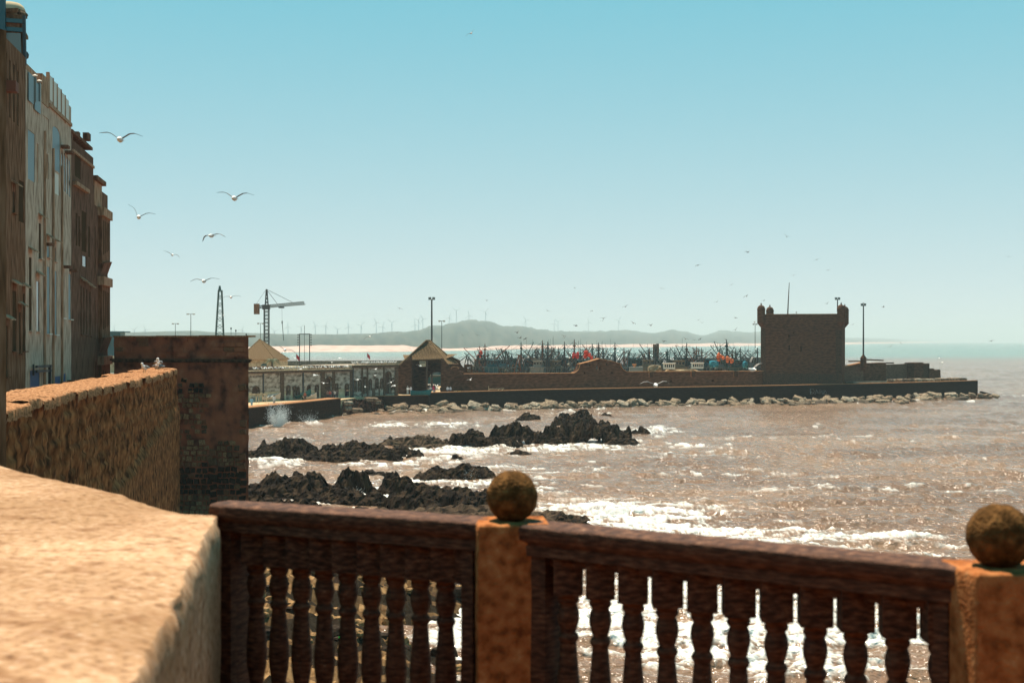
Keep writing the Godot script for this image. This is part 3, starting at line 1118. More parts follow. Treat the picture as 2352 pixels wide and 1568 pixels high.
	for col in [[488.0, 22.0, 1010.0], [557.0, 22.0, 880.0]]:
		var py: float = col[2]
		while py < 1172:
			var h := r.randf_range(15, 24)
			if py > 1030 or r.randf() < 0.55:
				var dark := absf(py - 1110) < 42
				stone.call(col[0] + r.randf_range(-2, 2), py + h * 0.5, col[1] + r.randf_range(-4, 4), h - 1.5, M.rubble_3 if dark and r.randf() < 0.8 else (M.rubble_4 if r.randf() < 0.6 else M.rubble_2), "quoin")
			py += h
	# bright broken ledges near the wall head
	for q in [[437, 899, 14], [425, 870, 6]]:
		var lg := Shape.new()
		var p := at(q[0], q[1], 94.85)
		lg.box(p, Vector3(q[2] * m, 0.07, 0.3))
		put("ledge", lg, M.coping, t)
	# the stub of wall behind the bastion, and gulls' parapet beyond it
	var stub := thing("low_wall", "pale low wall seen between the houses and the bastion", "wall", Vector3.ZERO)
	var sb := Shape.new()
	sb.box(at(255, 840, 118) + Vector3(0, -1.5, 0), Vector3(1.6, 4.6, 0.8))
	put("wall", sb, M.cream_plaster, stub)
	var sc := Shape.new()
	sc.box(at(255, 858, 117), Vector3(1.5, 0.1, 1.0))
	put("ledge", sc, M.white_paint, stub)
	var tw := thing("port_cabin", "teal harbour control cabin between the houses and the bastion", "cabin", at(261, 840, 330))
	for q in [["shaft", Vector3(0, 1.8, 0), Vector3(2.6, 7.0, 2.6)], ["cabin", Vector3(0, 6.5, 0), Vector3(4.0, 2.4, 4.0)], ["roof", Vector3(0.3, 7.85, 0), Vector3(5.6, 0.3, 5.2)]]:
		var ss := Shape.new()
		ss.box(q[1], q[2])
		put(q[0], ss, M.teal_paint, tw)


# facade frame of the houses: metres along it by picture column, metres up by row
func fac_d(x: float) -> float:
	return 14.0 * F / (698.0 - x)

func fac(x: float, y: float, out := 0.0) -> Vector3:
	var d := fac_d(x)
	return Vector3(wall_x(d, -14.0), EYE - (y - CY) * d / F, -d) + Vector3(1, 0, -0.1462).normalized() * out


# a wall in the plane (o, along, up) with rectangular openings [u0, u1, v0, v1, arched]; reveals go in by dep
func pierced(s: Shape, o: Vector3, along: Vector3, w: float, h: float, holes: Array, dep: Vector3) -> void:
	var us := [0.0, w]
	var vs := [0.0, h]
	for q in holes:
		for k in [0, 1]:
			us.append(clampf(q[k], 0, w))
			vs.append(clampf(q[k + 2], 0, h))
	us.sort()
	vs.sort()
	var P := func(u: float, v: float) -> Vector3: return o + along * u + Vector3.UP * v
	for i in us.size() - 1:
		if us[i + 1] - us[i] < 0.001:
			continue
		for j in vs.size() - 1:
			if vs[j + 1] - vs[j] < 0.001:
				continue
			var mu: float = (us[i] + us[i + 1]) * 0.5
			var mv: float = (vs[j] + vs[j + 1]) * 0.5
			var open := false
			for q in holes:
				if mu > q[0] and mu < q[1] and mv > q[2] and mv < q[3]:
					open = true
					break
			if not open:
				s.quad(P.call(us[i], vs[j]), P.call(us[i + 1], vs[j]), P.call(us[i + 1], vs[j + 1]), P.call(us[i], vs[j + 1]))
	for q in holes:
		var a: Vector3 = P.call(q[0], q[2])
		var b: Vector3 = P.call(q[1], q[2])
		var c: Vector3 = P.call(q[1], q[3])
		var d: Vector3 = P.call(q[0], q[3])
		s.quad(a, a + dep, b + dep, b)
		s.quad(b, b + dep, c + dep, c)
		s.quad(c, c + dep, d + dep, d)
		s.quad(d, d + dep, a + dep, a)
		if q.size() > 4 and q[4]:
			var r: float = (q[1] - q[0]) * 0.5
			var rise: float = q[4] if q[4] is float else r
			for side in [-1.0, 1.0]:
				var corner: Vector3 = P.call((q[0] + q[1]) * 0.5 + side * r, q[3]) + dep * 0.02
				for k in 6:
					var a1 := PI / 2 * k / 6.0
					var a2 := PI / 2 * (k + 1) / 6.0
					var e1: Vector3 = P.call((q[0] + q[1]) * 0.5 + side * r * cos(a1), q[3] - rise + rise * sin(a1)) + dep * 0.02
					var e2: Vector3 = P.call((q[0] + q[1]) * 0.5 + side * r * cos(a2), q[3] - rise + rise * sin(a2)) + dep * 0.02
					s.tri(corner, e1, e2)
					s.quad(e1, e1 + dep * 0.96, e2 + dep * 0.96, e2)


func house(label: String, x0: float, x1: float, y0: float, mat: Material, wins: Array, base_h := 9.0) -> Node3D:
	# wins: [column a, column b, row top, row bottom, glass material key, kind]; kind: "" slit, "arch", "hood" (with little roof above), "pale"
	var d0 := fac_d(x0)
	var d1 := fac_d(x1)
	var along := Vector3(-0.1462, 0, -1).normalized()
	var inn := Vector3(-1, 0, 0.1462).normalized()
	var w := (d1 - d0) * 1.01063
	var top := EYE - (y0 - CY) * d0 / F
	var o := Vector3(wall_x(d0, -14.0), base_h, -d0)
	var t := thing("town_house", label, "house", Vector3.ZERO, "old town houses above the rampart")
	var holes := []
	for q in wins:
		var da := fac_d(q[0])
		var db := fac_d(q[1])
		var dm := (da + db) * 0.5
		var u0 := clampf((da - d0) * 1.01063, 0.05, w - 0.1)
		var u1 := clampf((db - d0) * 1.01063, u0 + 0.12, w - 0.03)
		var v0 = EYE - (q[3] - CY) * dm / F - base_h
		var v1 = EYE - (q[2] - CY) * dm / F - base_h
		holes.append([u0, u1, v0, v1, 0.3 if q[5] == "arch" else 0.0])
	var s := Shape.new()
	# outer face last so reveals sit inside it
	pierced(s, o, along, w, top - base_h, holes, inn * 0.06)
	var b := o + along * w
	var up := Vector3.UP * (top - base_h)
	s.quad(b, b + inn * 9, b + inn * 9 + up, b + up)
	s.quad(o + inn * 9, o, o + up, o + inn * 9 + up)
	s.quad(o + up, b + up, b + inn * 9 + up, o + inn * 9 + up)
	put("wall", s, mat, t)
	for k in wins.size():
		var q: Array = wins[k]
		var hq: Array = holes[k]
		var p := Shape.new()
		var c: Vector3 = o + along * ((hq[0] + hq[1]) * 0.5) + Vector3.UP * ((hq[2] + hq[3]) * 0.5) + inn * 0.055
		p.box(c, Vector3(hq[1] - hq[0] + 0.02, hq[3] - hq[2] + 0.02, 0.04), Basis(along, Vector3.UP, along.cross(Vector3.UP)))
		var win := put("window", p, M[q[4]], t)
		if q[5] == "hood":
			var hd := Shape.new()
			var hw: float = (hq[1] - hq[0]) * 0.5 + 0.18
			var hc: Vector3 = o + along * ((hq[0] + hq[1]) * 0.5) + Vector3.UP * (hq[3] + 0.42)
			var l := hc - along * hw
			var rr := hc + along * hw
			hd.hexa([l, rr, l + Vector3.UP * 0.12, rr + Vector3.UP * 0.12, l - inn * 0.34 - Vector3.UP * 0.16, rr - inn * 0.34 - Vector3.UP * 0.16, l - inn * 0.34 - Vector3.UP * 0.10, rr - inn * 0.34 - Vector3.UP * 0.10])
			put("hood", hd, M.plaster_tan, win)
		if q[5] == "pale" or q[5] == "hood":
			var sl := Shape.new()
			var sc: Vector3 = o + along * ((hq[0] + hq[1]) * 0.5) + Vector3.UP * (hq[2] - 0.03) - inn * 0.05
			sl.box(sc, Vector3(hq[1] - hq[0] + 0.1, 0.06, 0.22), Basis(along, Vector3.UP, along.cross(Vector3.UP)))
			put("sill", sl, M.white_paint if q[5] == "pale" else mat, win)
	return t


func facade_box(t: Node3D, called: String, x0: float, x1: float, y0: float, y1: float, out0: float, out1: float, m: Material) -> MeshInstance3D:
	# a box on the facade between columns and rows (measured at the near column), from out0 to out1 metres in front of it
	var d0 := fac_d(x0)
	var d1 := fac_d(x1)
	var ya := EYE - (y1 - CY) * d0 / F
	var yb := EYE - (y0 - CY) * d0 / F
	var nrm := Vector3(1, 0, -0.1462).normalized()
	var a := Vector3(wall_x(d0, -14.0), 0, -d0)
	var b := Vector3(wall_x(d1, -14.0), 0, -d1)
	var s := Shape.new()
	var p := []
	for i in 8:
		p.append((b if not (i & 4) else a) + nrm * (out1 if i & 1 else out0) + Vector3.UP * (yb if i & 2 else ya))
	s.hexa(p)
	return put(called, s, m, t)


func build_houses() -> void:
	var dk := "dark_pane"
	var b := house("brown plaster house with four long slit openings at the left edge", -12, 57, 62, M.plaster_brown, [
		[10.5, 13.5, 120, 258, dk, ""], [19.5, 22.8, 138, 270, dk, ""], [28.8, 32.2, 148, 280, dk, ""], [37.8, 41.6, 163, 289, dk, ""],
		[27, 33, 440, 489, dk, "hood"], [41.5, 53, 415, 510, dk, ""], [27, 36, 668, 806, dk, "hood"], [42, 47, 717, 812, dk, "hood"], [51, 56, 674, 806, dk, "hood"], [9, 17, 748, 865, dk, "hood"], [14, 18, 180, 190, dk, ""]])
	# end wall of the rooftop room next door, facing the photographer
	var room := Shape.new()
	room.hexa([at(-90, 150, 75), at(56, 150, 75), at(-90, 28, 75), at(52, 34, 75), at(-90, 150, 72), at(56, 150, 72), at(-90, 28, 72), at(52, 34, 72)])
	put("roof_room", room, M.plaster_brown, b)
	for y in [44.0, 64.0]:
		var bm := Shape.new()
		bm.bar(at(-60, y - 3, 71.9), at(53, y + 5, 71.9), 0.12, 0.2)
		put("beam", bm, M.teal_paint, b)
	var fp := Shape.new()
	fp.box(at(4, 40, 71.8), Vector3(0.32, 2.4, 0.14))
	put("roof_frame", fp, M.teal_paint, b)
	var tin := Shape.new()
	tin.hexa([at(-60, 150, 71.95), at(49, 150, 71.95), at(-60, 72, 71.95), at(46, 76, 71.95), at(-60, 150, 71.85), at(49, 150, 71.85), at(-60, 72, 71.85), at(46, 76, 71.85)])
	put("tin_panel", tin, M.steel_grey, b)
	var pst := Shape.new()
	pst.bar(at(54, 36, 71.9), at(56, 150, 71.9), 0.14)
	put("corner_post", pst, M.steel_dark, b)
	var slab := Shape.new()
	slab.hexa([at(-60, 30, 74), at(42, 27, 74), at(-60, 20, 74), at(41, 18, 74), at(-60, 30, 71.9), at(42, 27, 71.9), at(-60, 20, 71.9), at(41, 18, 71.9)])
	put("roof_slab", slab, M.plaster_brown, b)
	var heap := put("rubble_heap", boulder(41, Color(0.16, 0.11, 0.07)), M.armour, b)
	heap.transform = Transform3D(Basis().scaled(Vector3(0.55, 0.22, 0.6)), at(38, 33, 73))
	var eave := Shape.new()
	eave.hexa([at(55, 90, 74), at(63, 90, 74), at(55, 66, 74), at(63, 84, 74), at(55, 91, 72), at(64, 91, 72), at(55, 66, 72), at(64, 84, 72)])
	put("eave", eave, M.plaster_tan, b)
	var dome := thing("water_tank", "pale domed water tank on the leftmost roof", "tank", at(22, 19, 73))
	var ds := Shape.new()
	ds.lathe([Vector2(0.75, -0.5), Vector2(0.75, -0.05), Vector2(0.66, 0.12), Vector2(0.5, 0.24), Vector2(0.2, 0.32), Vector2(0.0, 0.33)], Vector3.ZERO, 18)
	put("drum", ds, M.cream_plaster, dome)
	var sgn := facade_box(b, "red_box", 9, 16, 184, 208, 0.0, 0.5, M.rust)

	var c := house("narrow pale plaster house with glass roof panels and vent chimney", 57, 96, 158, M.plaster_pale, [
		[62.5, 79, 302, 415, "glass_pale", ""], [83, 87, 330, 420, "plaster_tan", ""], [65, 71.5, 591, 759, dk, "hood"], [87.5, 93.5, 513, 594, dk, "hood"], [82, 89, 646, 760, "glass_dark", "hood"], [94.5, 95.8, 760, 768, dk, ""], [67.5, 90, 850, 905, "blue_door", ""]])
	for q in [[61, 72, 165, 205], [75, 88, 186, 226]]:
		facade_box(c, "glass_panel", q[0], q[1], q[2], q[3] + 25, 0.05, 0.09, M.glass_pale)
	for q in [73.5, 83.5]:
		facade_box(c, "panel_post", q, q + 1.4, 176 + (q - 73) * 1.2, 232, 0.04, 0.16, M.steel_grey)
		var kn := Shape.new()
		kn.lathe([Vector2(0.14, 0.0), Vector2(0.12, 0.05), Vector2(0.0, 0.1)], fac(q + 0.7, 174 + (q - 73) * 1.2, 0.1), 10)
		put("post_cap", kn, M.white_paint, c)
	facade_box(c, "chimney", 62, 88, 142, 200, -1.6, -0.12, M.plaster_tan)
	facade_box(c, "chimney_edge", 60, 66, 122, 160, -1.4, -0.3, M.plaster_russet)
	var vent := thing("roof_vent", "round dark metal vent cowl on the pale house chimney", "vent", fac(79, 142, -0.6))
	var vs := Shape.new()
	vs.lathe([Vector2(0.15, 0.0), Vector2(0.15, 0.12), Vector2(0.27, 0.2), Vector2(0.3, 0.38), Vector2(0.24, 0.5), Vector2(0.1, 0.56), Vector2(0, 0.57)], Vector3.ZERO, 14)
	put("cowl", vs, M.steel_dark, vent)

	var d := house("pale plaster house with white parapet panels and arched upper windows", 96, 162, 180, M.plaster_pale, [
		[97, 111, 269, 347, "plaster_pale", ""], [99, 110, 352, 409, "plaster_tan", ""], [119, 137, 292, 392, "glass_pale", "arch"], [121, 135, 396, 446, "white_paint", ""],
		[139.5, 143.2, 344, 432, "glass_dark", "arch"], [145.4, 149.2, 351, 440, "glass_dark", "arch"], [151.2, 155, 358, 446, "glass_dark", "arch"], [156.8, 160.6, 364, 452, "glass_dark", "arch"],
		[106.5, 112, 560, 591, "glass_pale", "hood"], [106.5, 113, 612, 766, "glass_pale", "pale"], [121.5, 127, 568, 600, dk, "hood"], [122, 129, 622, 768, "glass_pale", "pale"], [139.5, 145.5, 622, 730, "glass_pale", "pale"], [155.8, 161.5, 629, 733, "glass_pale", "pale"],
		[109, 114, 872, 905, "blue_door", ""], [120, 138, 864, 905, "blue_door", ""], [143, 150, 858, 905, "blue_door", ""]])
	for k in 5:
		var xa := 111.0 + k * 9.3
		var f := 165.0 + (xa - 111.0) * 1.42
		facade_box(d, "parapet_panel", xa, xa + 7.8, f + 6, f + 62, -0.06, 0.02, M.white_paint)
		facade_box(d, "parapet_post", xa - 1.6, xa, f, f + 64, -0.12, 0.05, M.plaster_tan)
	facade_box(d, "cornice", 110, 161, 236, 244, 0.0, 0.10, M.plaster_tan)
	facade_box(d, "gable_block", 94, 109, 168, 235, -1.2, 0.04, M.plaster_tan)
	for q in [[103, 560], [140, 335], [150, 348], [145, 612], [160, 620], [124, 886], [140, 880], [112, 890], [155, 876]]:
		facade_box(d, "hood", q[0] - 2.5, q[0] + 2.5, q[1] - 3, q[1] + 3, 0.0, 0.42, M.plaster_russet)
	for q in [98.0, 118.0, 138.2]:
		facade_box(d, "drain_pipe", q, q + 0.9, 300 + (q - 98) * 2.0, 900, 0.02, 0.13, M.plaster_tan)

	var e := house("russet house with small rooftop loggia beside the pale house", 162, 213, 318, M.plaster_russet, [
		[170, 184, 352, 408, dk, ""], [172.5, 176, 489, 564, dk, ""], [178.5, 182.5, 496, 566, dk, ""], [186, 197, 486, 578, dk, ""], [188, 197, 588, 612, "glass_dark", ""], [201, 205, 520, 590, dk, ""],
		[183.5, 186, 655, 768, dk, "hood"], [190, 192.6, 660, 768, dk, "hood"], [196.5, 199, 664, 770, dk, "hood"], [204, 207, 670, 772, dk, "hood"]])
	for q in [[164.0, 167.0], [180.0, 184.0], [203.0, 208.0]]:
		facade_box(e, "loggia_pillar", q[0], q[1], 300 + (q[0] - 164) * 0.1, 320, -0.4, -0.02, M.plaster_russet)
	facade_box(e, "loggia_roof", 163, 210, 296, 303, -2.4, 0.05, M.plaster_russet)
	facade_box(e, "balcony", 166, 196, 415, 424, 0.0, 0.25, M.plaster_tan)
	facade_box(e, "balcony", 164, 212, 342, 348, 0.0, 0.12, M.plaster_tan)

	var f2 := house("tall dark end house with three stacked oriel bays over the bastion", 213, 246, 425, M.plaster_russet, [
		[216, 218.5, 520, 640, dk, ""], [216, 218.2, 690, 780, dk, ""], [217.5, 220, 830, 868, dk, ""]])
	var tiers := [[462.0, 604.0], [622.0, 776.0], [806.0, 900.0]]
	for tr in tiers:
		facade_box(f2, "oriel", 224, 243, tr[0] + 30, tr[1], 0.0, 0.26, M.plaster_brown)
		facade_box(f2, "oriel_roof", 222.5, 243.6, tr[0] + 12, tr[0] + 32, 0.0, 0.42, M.plaster_tan)
		for k in 4:
			var xa := 226.5 + k * 4.0
			facade_box(f2, "window", xa, xa + 2.0, tr[0] + 44 + k * 2, tr[1] - 20 - k * 3, 0.24, 0.272, M.dark_pane)
		var cb := Shape.new()
		var ya: float = tr[1]
		cb.hexa([fac(225, ya + 34, 0.02), fac(225, ya + 30, 0.06), fac(225, ya - 1, 0.02), fac(225, ya - 1, 0.40), fac(243, ya + 32, 0.02), fac(243, ya + 28, 0.06), fac(243, ya - 3, 0.02), fac(243, ya - 3, 0.40)])
		put("corbel", cb, M.plaster_russet, f2)
	facade_box(f2, "roof_turret", 215, 232, 412, 470, -1.4, 0.02, M.plaster_tan)
	facade_box(f2, "turret_roof", 213.6, 234, 402, 412, -1.6, 0.26, M.plaster_brown)

	# street furniture along the alley
	var aw := thing("awning_frame", "black steel awning frame over the blue door", "frame", Vector3.ZERO)
	var s := Shape.new()
	for y in [842.0, 853.0]:
		s.bar(fac(66, y, 0.35), fac(100, y - 2, 0.35), 0.12)
	s.bar(fac(95, 838, 0.4), fac(95, 905, 0.4), 0.13)
	s.bar(fac(66, 836, 0.2), fac(66, 862, 0.2), 0.08)
	put("frame", s, M.steel_dark, aw)
	var ub := thing("folded_parasol", "dark folded parasol leaning out above the rampart wall", "parasol", fac(170, 880, 1.4))
	var us := Shape.new()
	us.tube([Vector3(-0.5, -0.2, 0), Vector3(-0.35, 0.02, 0), Vector3(0.1, 0.16, 0), Vector3(0.55, 0.24, 0), Vector3(0.9, 0.26, 0)], [0.05, 0.15, 0.17, 0.13, 0.02], 10)
	put("canopy", us, M.steel_dark, ub)
	var up := Shape.new()
	up.tube([Vector3(-0.9, -2.2, 0), Vector3(-0.55, -0.5, 0), Vector3(-0.35, 0.0, 0)], [0.04, 0.04, 0.04], 8)
	put("pole", up, M.steel_dark, ub)
	# the alley the houses stand on
	var gs := Shape.new()
	gs.hexa([Vector3(wall_x(24, -24), -0.5, -24), Vector3(wall_x(24, -9.6), -0.5, -24), Vector3(wall_x(24, -24), 9.2, -24), Vector3(wall_x(24, -9.6), 9.2, -24),
		Vector3(wall_x(106, -24), -0.5, -106), Vector3(wall_x(106, -9.6) - 3, -0.5, -106), Vector3(wall_x(106, -24), 9.2, -106), Vector3(wall_x(106, -9.6) - 3, 9.2, -106)])
	struct("alley_ground", gs, M.pavement)


# the point of the line a-b (seen from above) that stands in picture column x, at height h
func on_line(a: Vector3, b: Vector3, x: float, h := 0.0) -> Vector3:
	var k := (x - CX) / F
	var t := (k * -a.z - a.x) / ((b.x - a.x) + k * (b.z - a.z))
	var p := a.lerp(b, t)
	return Vector3(p.x, h, p.z)

# height of picture row y at distance d
func hy(y: float, d: float) -> float:
	return EYE - (y - CY) * d / F

# an upright slab with cuts: outline in columns and rows laid on the line a-b; cuts [column, row, width px, height px, round]
func cut_wall(called: String, parent: Node, a: Vector3, b: Vector3, outline: Array, depth: float, cuts: Array, m: Material) -> Node3D:
	var along := (b - a)
	along.y = 0
	along = along.normalized()
	var o := Vector3(a.x, 0, a.z)
	var poly := PackedVector2Array()
	for q in outline:
		var p := on_line(a, b, q[0])
		poly.append(Vector2((p - o).dot(along), hy(q[1], -p.z)))
	var w := CSGPolygon3D.new()
	w.polygon = poly
	w.depth = depth
	w.material = m
	w.name = numbered(called, parent)
	w.transform = Transform3D(Basis(along, Vector3.UP, along.cross(Vector3.UP)), o)
	parent.add_child(w, true)
	for q in cuts:
		var p := on_line(a, b, q[0])
		var d := -p.z
		var c: CSGPrimitive3D
		if q.size() > 4 and q[4] == 1:
			var cy := CSGCylinder3D.new()
			cy.radius = q[2] * 0.5 * d / F
			cy.height = depth * 4.0
			cy.sides = 24
			cy.rotation.x = PI / 2
			c = cy
		else:
			var bx := CSGBox3D.new()
			bx.size = Vector3(q[2] * d / F, q[3] * d / F, depth * 4.0 if q.size() < 6 else q[5] * 2.0)
			c = bx
		c.operation = CSGShape3D.OPERATION_SUBTRACTION
		c.material = m
		c.name = numbered("opening", w)
		c.position = Vector3((p - o).dot(along), hy(q[1], d), 0)
		w.add_child(c, true)
	return w


func build_harbour() -> void:
	var base := 3.0
	var wl := [[985, 289, 901], [1261, 300, 893.5], [1774, 321, 884.7], [2100, 345, 877.5], [2247, 359, 873]]
	# ground of quay, promenade and slipway
	var gp := PackedVector2Array()
	for q in [[-56, 190], [-48.4, 211], [-33.4, 262.4]]:
		gp.append(Vector2(q[0], q[1]))
	gp.append(Vector2((842 - CX) * 285.0 / F, 285.0))
	gp.append(Vector2((984 - CX) * 291.0 / F, 291.0))
	for q in wl:
		gp.append(Vector2((q[0] - CX) * (q[1] + 0.8) / F, q[1] + 0.8))
	for q in [[2242, 376], [1960, 376], [1760, 430], [1100, 430], [560, 430], [300, 430], [200, 300]]:
		gp.append(Vector2((q[0] - CX) * q[1] / F, q[1]))
	var g := Shape.new()
	g.plate(gp, Vector3(0, base, 0), Vector3(1, 0, 0), Vector3(0, 0, -1), Vector3(0, -4.0, 0))
	struct("quay_ground", g, M.pavement)

	# left quay wall
	var q0 := Vector3(-46.5, 0, -211)
	var q1 := Vector3(-31.6, 0, -262)
	var qt := thing("quay_wall", "dark stone quay wall with pale top washed by spray", "wall", Vector3.ZERO)
	var qs := Shape.new()
	var dirq := (q1 - q0).normalized()
	var inq := Vector3(dirq.z, 0, -dirq.x)
	if inq.x > 0:
		inq = -inq
	qs.hexa([q0 + inq * 1.4 - Vector3.UP, q0 - Vector3.UP, q0 + inq * 1.4 + Vector3.UP * 3.3, q0 + Vector3.UP * 3.3, q1 + inq * 1.4 - Vector3.UP, q1 - Vector3.UP, q1 + inq * 1.4 + Vector3.UP * 3.45, q1 + Vector3.UP * 3.45])
	put("face", qs, M.quay_face, qt)
	var qc := Shape.new()
	var e := -inq * 0.12
	qc.hexa([q0 + inq * 2.6 + Vector3.UP * 3.3, q0 + e + Vector3.UP * 3.3, q0 + inq * 2.6 + Vector3.UP * 3.44, q0 + e + Vector3.UP * 3.44, q1 + inq * 2.6 + Vector3.UP * 3.45, q1 + e + Vector3.UP * 3.45, q1 + inq * 2.6 + Vector3.UP * 3.6, q1 + e + Vector3.UP * 3.6])
	put("coping", qc, M.coping, qt)
	# low wall in front of the gate
	var la := ground_at(836, 284, 0)
	var lb := ground_at(988, 290.5, 0)
	var lt := thing("landing_wall", "low dark wall in front of the harbour gate", "wall", Vector3.ZERO)
	cut_wall("face", lt, la, lb, [[838, 960], [838, 910], [986, 908.5], [986, 960]], 0.9, [], M.quay_face)
	cut_wall("coping", lt, la + Vector3(0, 0, 0.05), lb + Vector3(0, 0, 0.05), [[837, 910], [837, 908.4], [986.5, 906.9], [986.5, 908.5]], 1.1, [], M.coping)

	# seawall along the jetty
	var st := thing("seawall", "long near-black jetty seawall with thin sunlit top edge", "wall", Vector3.ZERO)
	for k in wl.size() - 1:
		var p: Array = wl[k]
		var q: Array = wl[k + 1]
		var a := at(p[0], p[2], p[1])
		var b := at(q[0], q[2], q[1])
		var s := Shape.new()
		var back := Vector3(-0.25, 0, -0.97) * 1.3
		var foot := Vector3(0, -7, 0)
		var lip := Vector3(0, -0.14, 0)
		var fa := Vector3(a.x, -0.5, a.z)
		var fb := Vector3(b.x, -0.5, b.z)
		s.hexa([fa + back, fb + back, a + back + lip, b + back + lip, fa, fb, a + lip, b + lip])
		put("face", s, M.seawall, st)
		var cpn := Shape.new()
		var f := Vector3(0, 0, 0.1)
		cpn.hexa([a + back + lip, b + back + lip, a + back, b + back, a + f + lip, b + f + lip, a + f, b + f])
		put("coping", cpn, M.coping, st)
	# pale scrawl sprayed on it
	var scr := Shape.new()
	var sp := RandomNumberGenerator.new()
	sp.seed = 9
	var prev := Vector3.ZERO
	var scx := [1862, 1862, 1868, 1871, 1868, 1863, 1863, 1873, 1876, 1880, 1874, 1876, 1883, 1884, 1886, 1888, 1890, 1891, 1897, 1893, 1893, 1898, 1899]
	var scy := [905, 893, 893, 898, 904, 905, 899, 905, 895, 904, 901, 896, 905, 894, 905, 896, 906, 897, 897, 901, 906, 905, 899]
	var wa := at(1774, 884.7, 321)
	var wb := at(2100, 877.5, 345)
	for k in scx.size():
		var p := on_line(wa, wb, scx[k], 0)
		p.y = hy(scy[k], -p.z)
		p.z += 0.03
		if k > 0:
			scr.bar(prev, p, 0.12, 0.03)
		prev = p
	put("graffiti", scr, M.steel_grey, st)
	var rmp := Shape.new()
	rmp.bar(at(2254, 900, 358), at(2290, 911, 362), 0.7, 0.4)
	put("ramp", rmp, M.seawall, st)

	# armour stones along it
	var yw := [[872, 953], [985, 948], [1100, 945], [1250, 940], [1400, 935], [1600, 932], [1800, 930], [2000, 927], [2100, 922], [2200, 917], [2292, 909]]
	var yt := [[872, 920], [985, 922], [1100, 929], [1250, 924], [1400, 920], [1600, 916], [1800, 912.5], [2000, 908], [2150, 902], [2250, 902], [2292, 907]]
	var forms := []
	for k in 7:
		forms.append(boulder(900 + k * 3, [Color(0.34, 0.255, 0.175), Color(0.28, 0.195, 0.13), Color(0.40, 0.32, 0.235), Color(0.16, 0.12, 0.085), Color(0.31, 0.225, 0.15), Color(0.22, 0.155, 0.105), Color(0.085, 0.066, 0.05)][k], 16, 10))
	var r := RandomNumberGenerator.new()
	r.seed = 23
	var made := 0
	var x := 876.0
	while x < 2284.0 and made < 290:
		var a := curve_at(yw, x)
		var b := curve_at(yt, x)
		var rows := 4 if a - b > 11 else 3
		for k in rows:
			var t := (k + 0.35 + r.randf_range(-0.15, 0.15)) / rows
			var y := lerpf(a, b, t)
			var h := 0.1 + t * 1.35
			var d := (EYE - h) * F / (y + 1.0 - CY)
			var px := x + r.randf_range(-10, 10)
			var o := MeshInstance3D.new()
			o.name = numbered("armour_stone", self)
			o.mesh = forms[[3, 6, 5, 3, 6, 1][r.randi() % 6] if k == 0 else ([0, 1, 4, 5, 3][r.randi() % 5] if k == 1 else [0, 2, 4, 1][r.randi() % 4])]
			o.material_override = M.armour
			add_child(o, true)
			var sc := r.randf_range(0.42, 0.8) + 0.75 * pow(r.randf(), 3.0)
			o.transform = Transform3D(Basis(Vector3.FORWARD, r.randf_range(-0.35, 0.35)) * Basis(Vector3.RIGHT, r.randf_range(0.0, 0.6)) * Basis(Vector3.UP, r.randf_range(-0.8, 0.8)) * Basis().scaled(Vector3(sc * 1.2, sc * 0.6, sc * 0.9)), ground_at(px, d, h - 0.2))
			tag(o, "pale boulder in the armour bank below the jetty seawall", "boulder", "armour stones along the jetty")
			made += 1
		x += r.randf_range(18, 24)
	# stones lying on the jetty's end
	for k in 34:
		var px := lerpf(2040, 2222, (k + r.randf()) / 34.0)
		var o := MeshInstance3D.new()
		o.name = numbered("loose_stone", self)
		o.mesh = forms[r.randi() % 6]
		o.material_override = M.armour
		add_child(o, true)
		var sc := r.randf_range(0.45, 0.8)
		var d := lerpf(343, 360, (px - 2040) / 180.0) + r.randf_range(0.5, 5)
		o.transform = Transform3D(Basis(Vector3.UP, r.randf() * TAU).scaled_local(Vector3(sc * 1.3, sc * 0.7, sc)), ground_at(px, d, hy(873.5 - (px - 2040) * 0.02, d) - 0.1))
		tag(o, "tan stone on top of the jetty end past the fort tower", "stone", "loose stones on the jetty end")
	# broken masonry where quay and jetty meet
	var rb := [[800, 926, 20, 6, "flat tan slab on top of the broken masonry by the quay wall"], [820, 942, 26, 7, "large tan slab low in the broken masonry by the quay wall"], [800, 938, 16, 6, "small tan slab left in the broken masonry by the quay wall"], [853, 917, 30, 6, "long pale slab bridging the broken masonry and the armour stones"], [792, 954, 10, 5, "rounded grey stone at the water below the broken masonry"], [868, 924, 14, 5, "cracked pale slab at the right end of the broken masonry"]]
	for q in rb:
		var o := put("masonry_slab", forms[q[0] % 3], M.armour)
		var d = 262.0 + (q[0] - 790) * 0.22
		var w: float = q[2] * d / F * 0.55
		o.transform = Transform3D(Basis(Vector3.UP, 0.3).scaled(Vector3(w, 0.45, w * 0.8)), at(q[0], q[1], d))
		tag(o, q[4], "stone", "broken masonry by the quay")
	var ms := thing("broken_masonry", "dark broken masonry mass between quay wall and armour stones", "ruin", Vector3.ZERO)
	var mm := Shape.new()
	var na := fnoise(131, 0.35, 4)
	mm.grid(40, 22, func(i, j):
		var px := lerpf(786, 884, i / 39.0)
		var t: float = j / 21.0
		var d := lerpf(266, 281, (px - 786) / 98.0)
		var hh := 3.0 * pow(minf(1.0, t * 1.35), 0.6) - 0.4
		var p := ground_at(px, d + t * 5.0, hh + 0.9 * na.get_noise_2d(i * 0.8, j * 1.1) * (1.0 - t * 0.4))
		p.z += 1.2 * na.get_noise_2d(i * 0.9, j * 2.0 + 40.0)
		return p, null, false, true)
	put("mass", mm, M.quay_face, ms)

	build_warehouse(base)
	build_gate(base)
	build_fort(base)


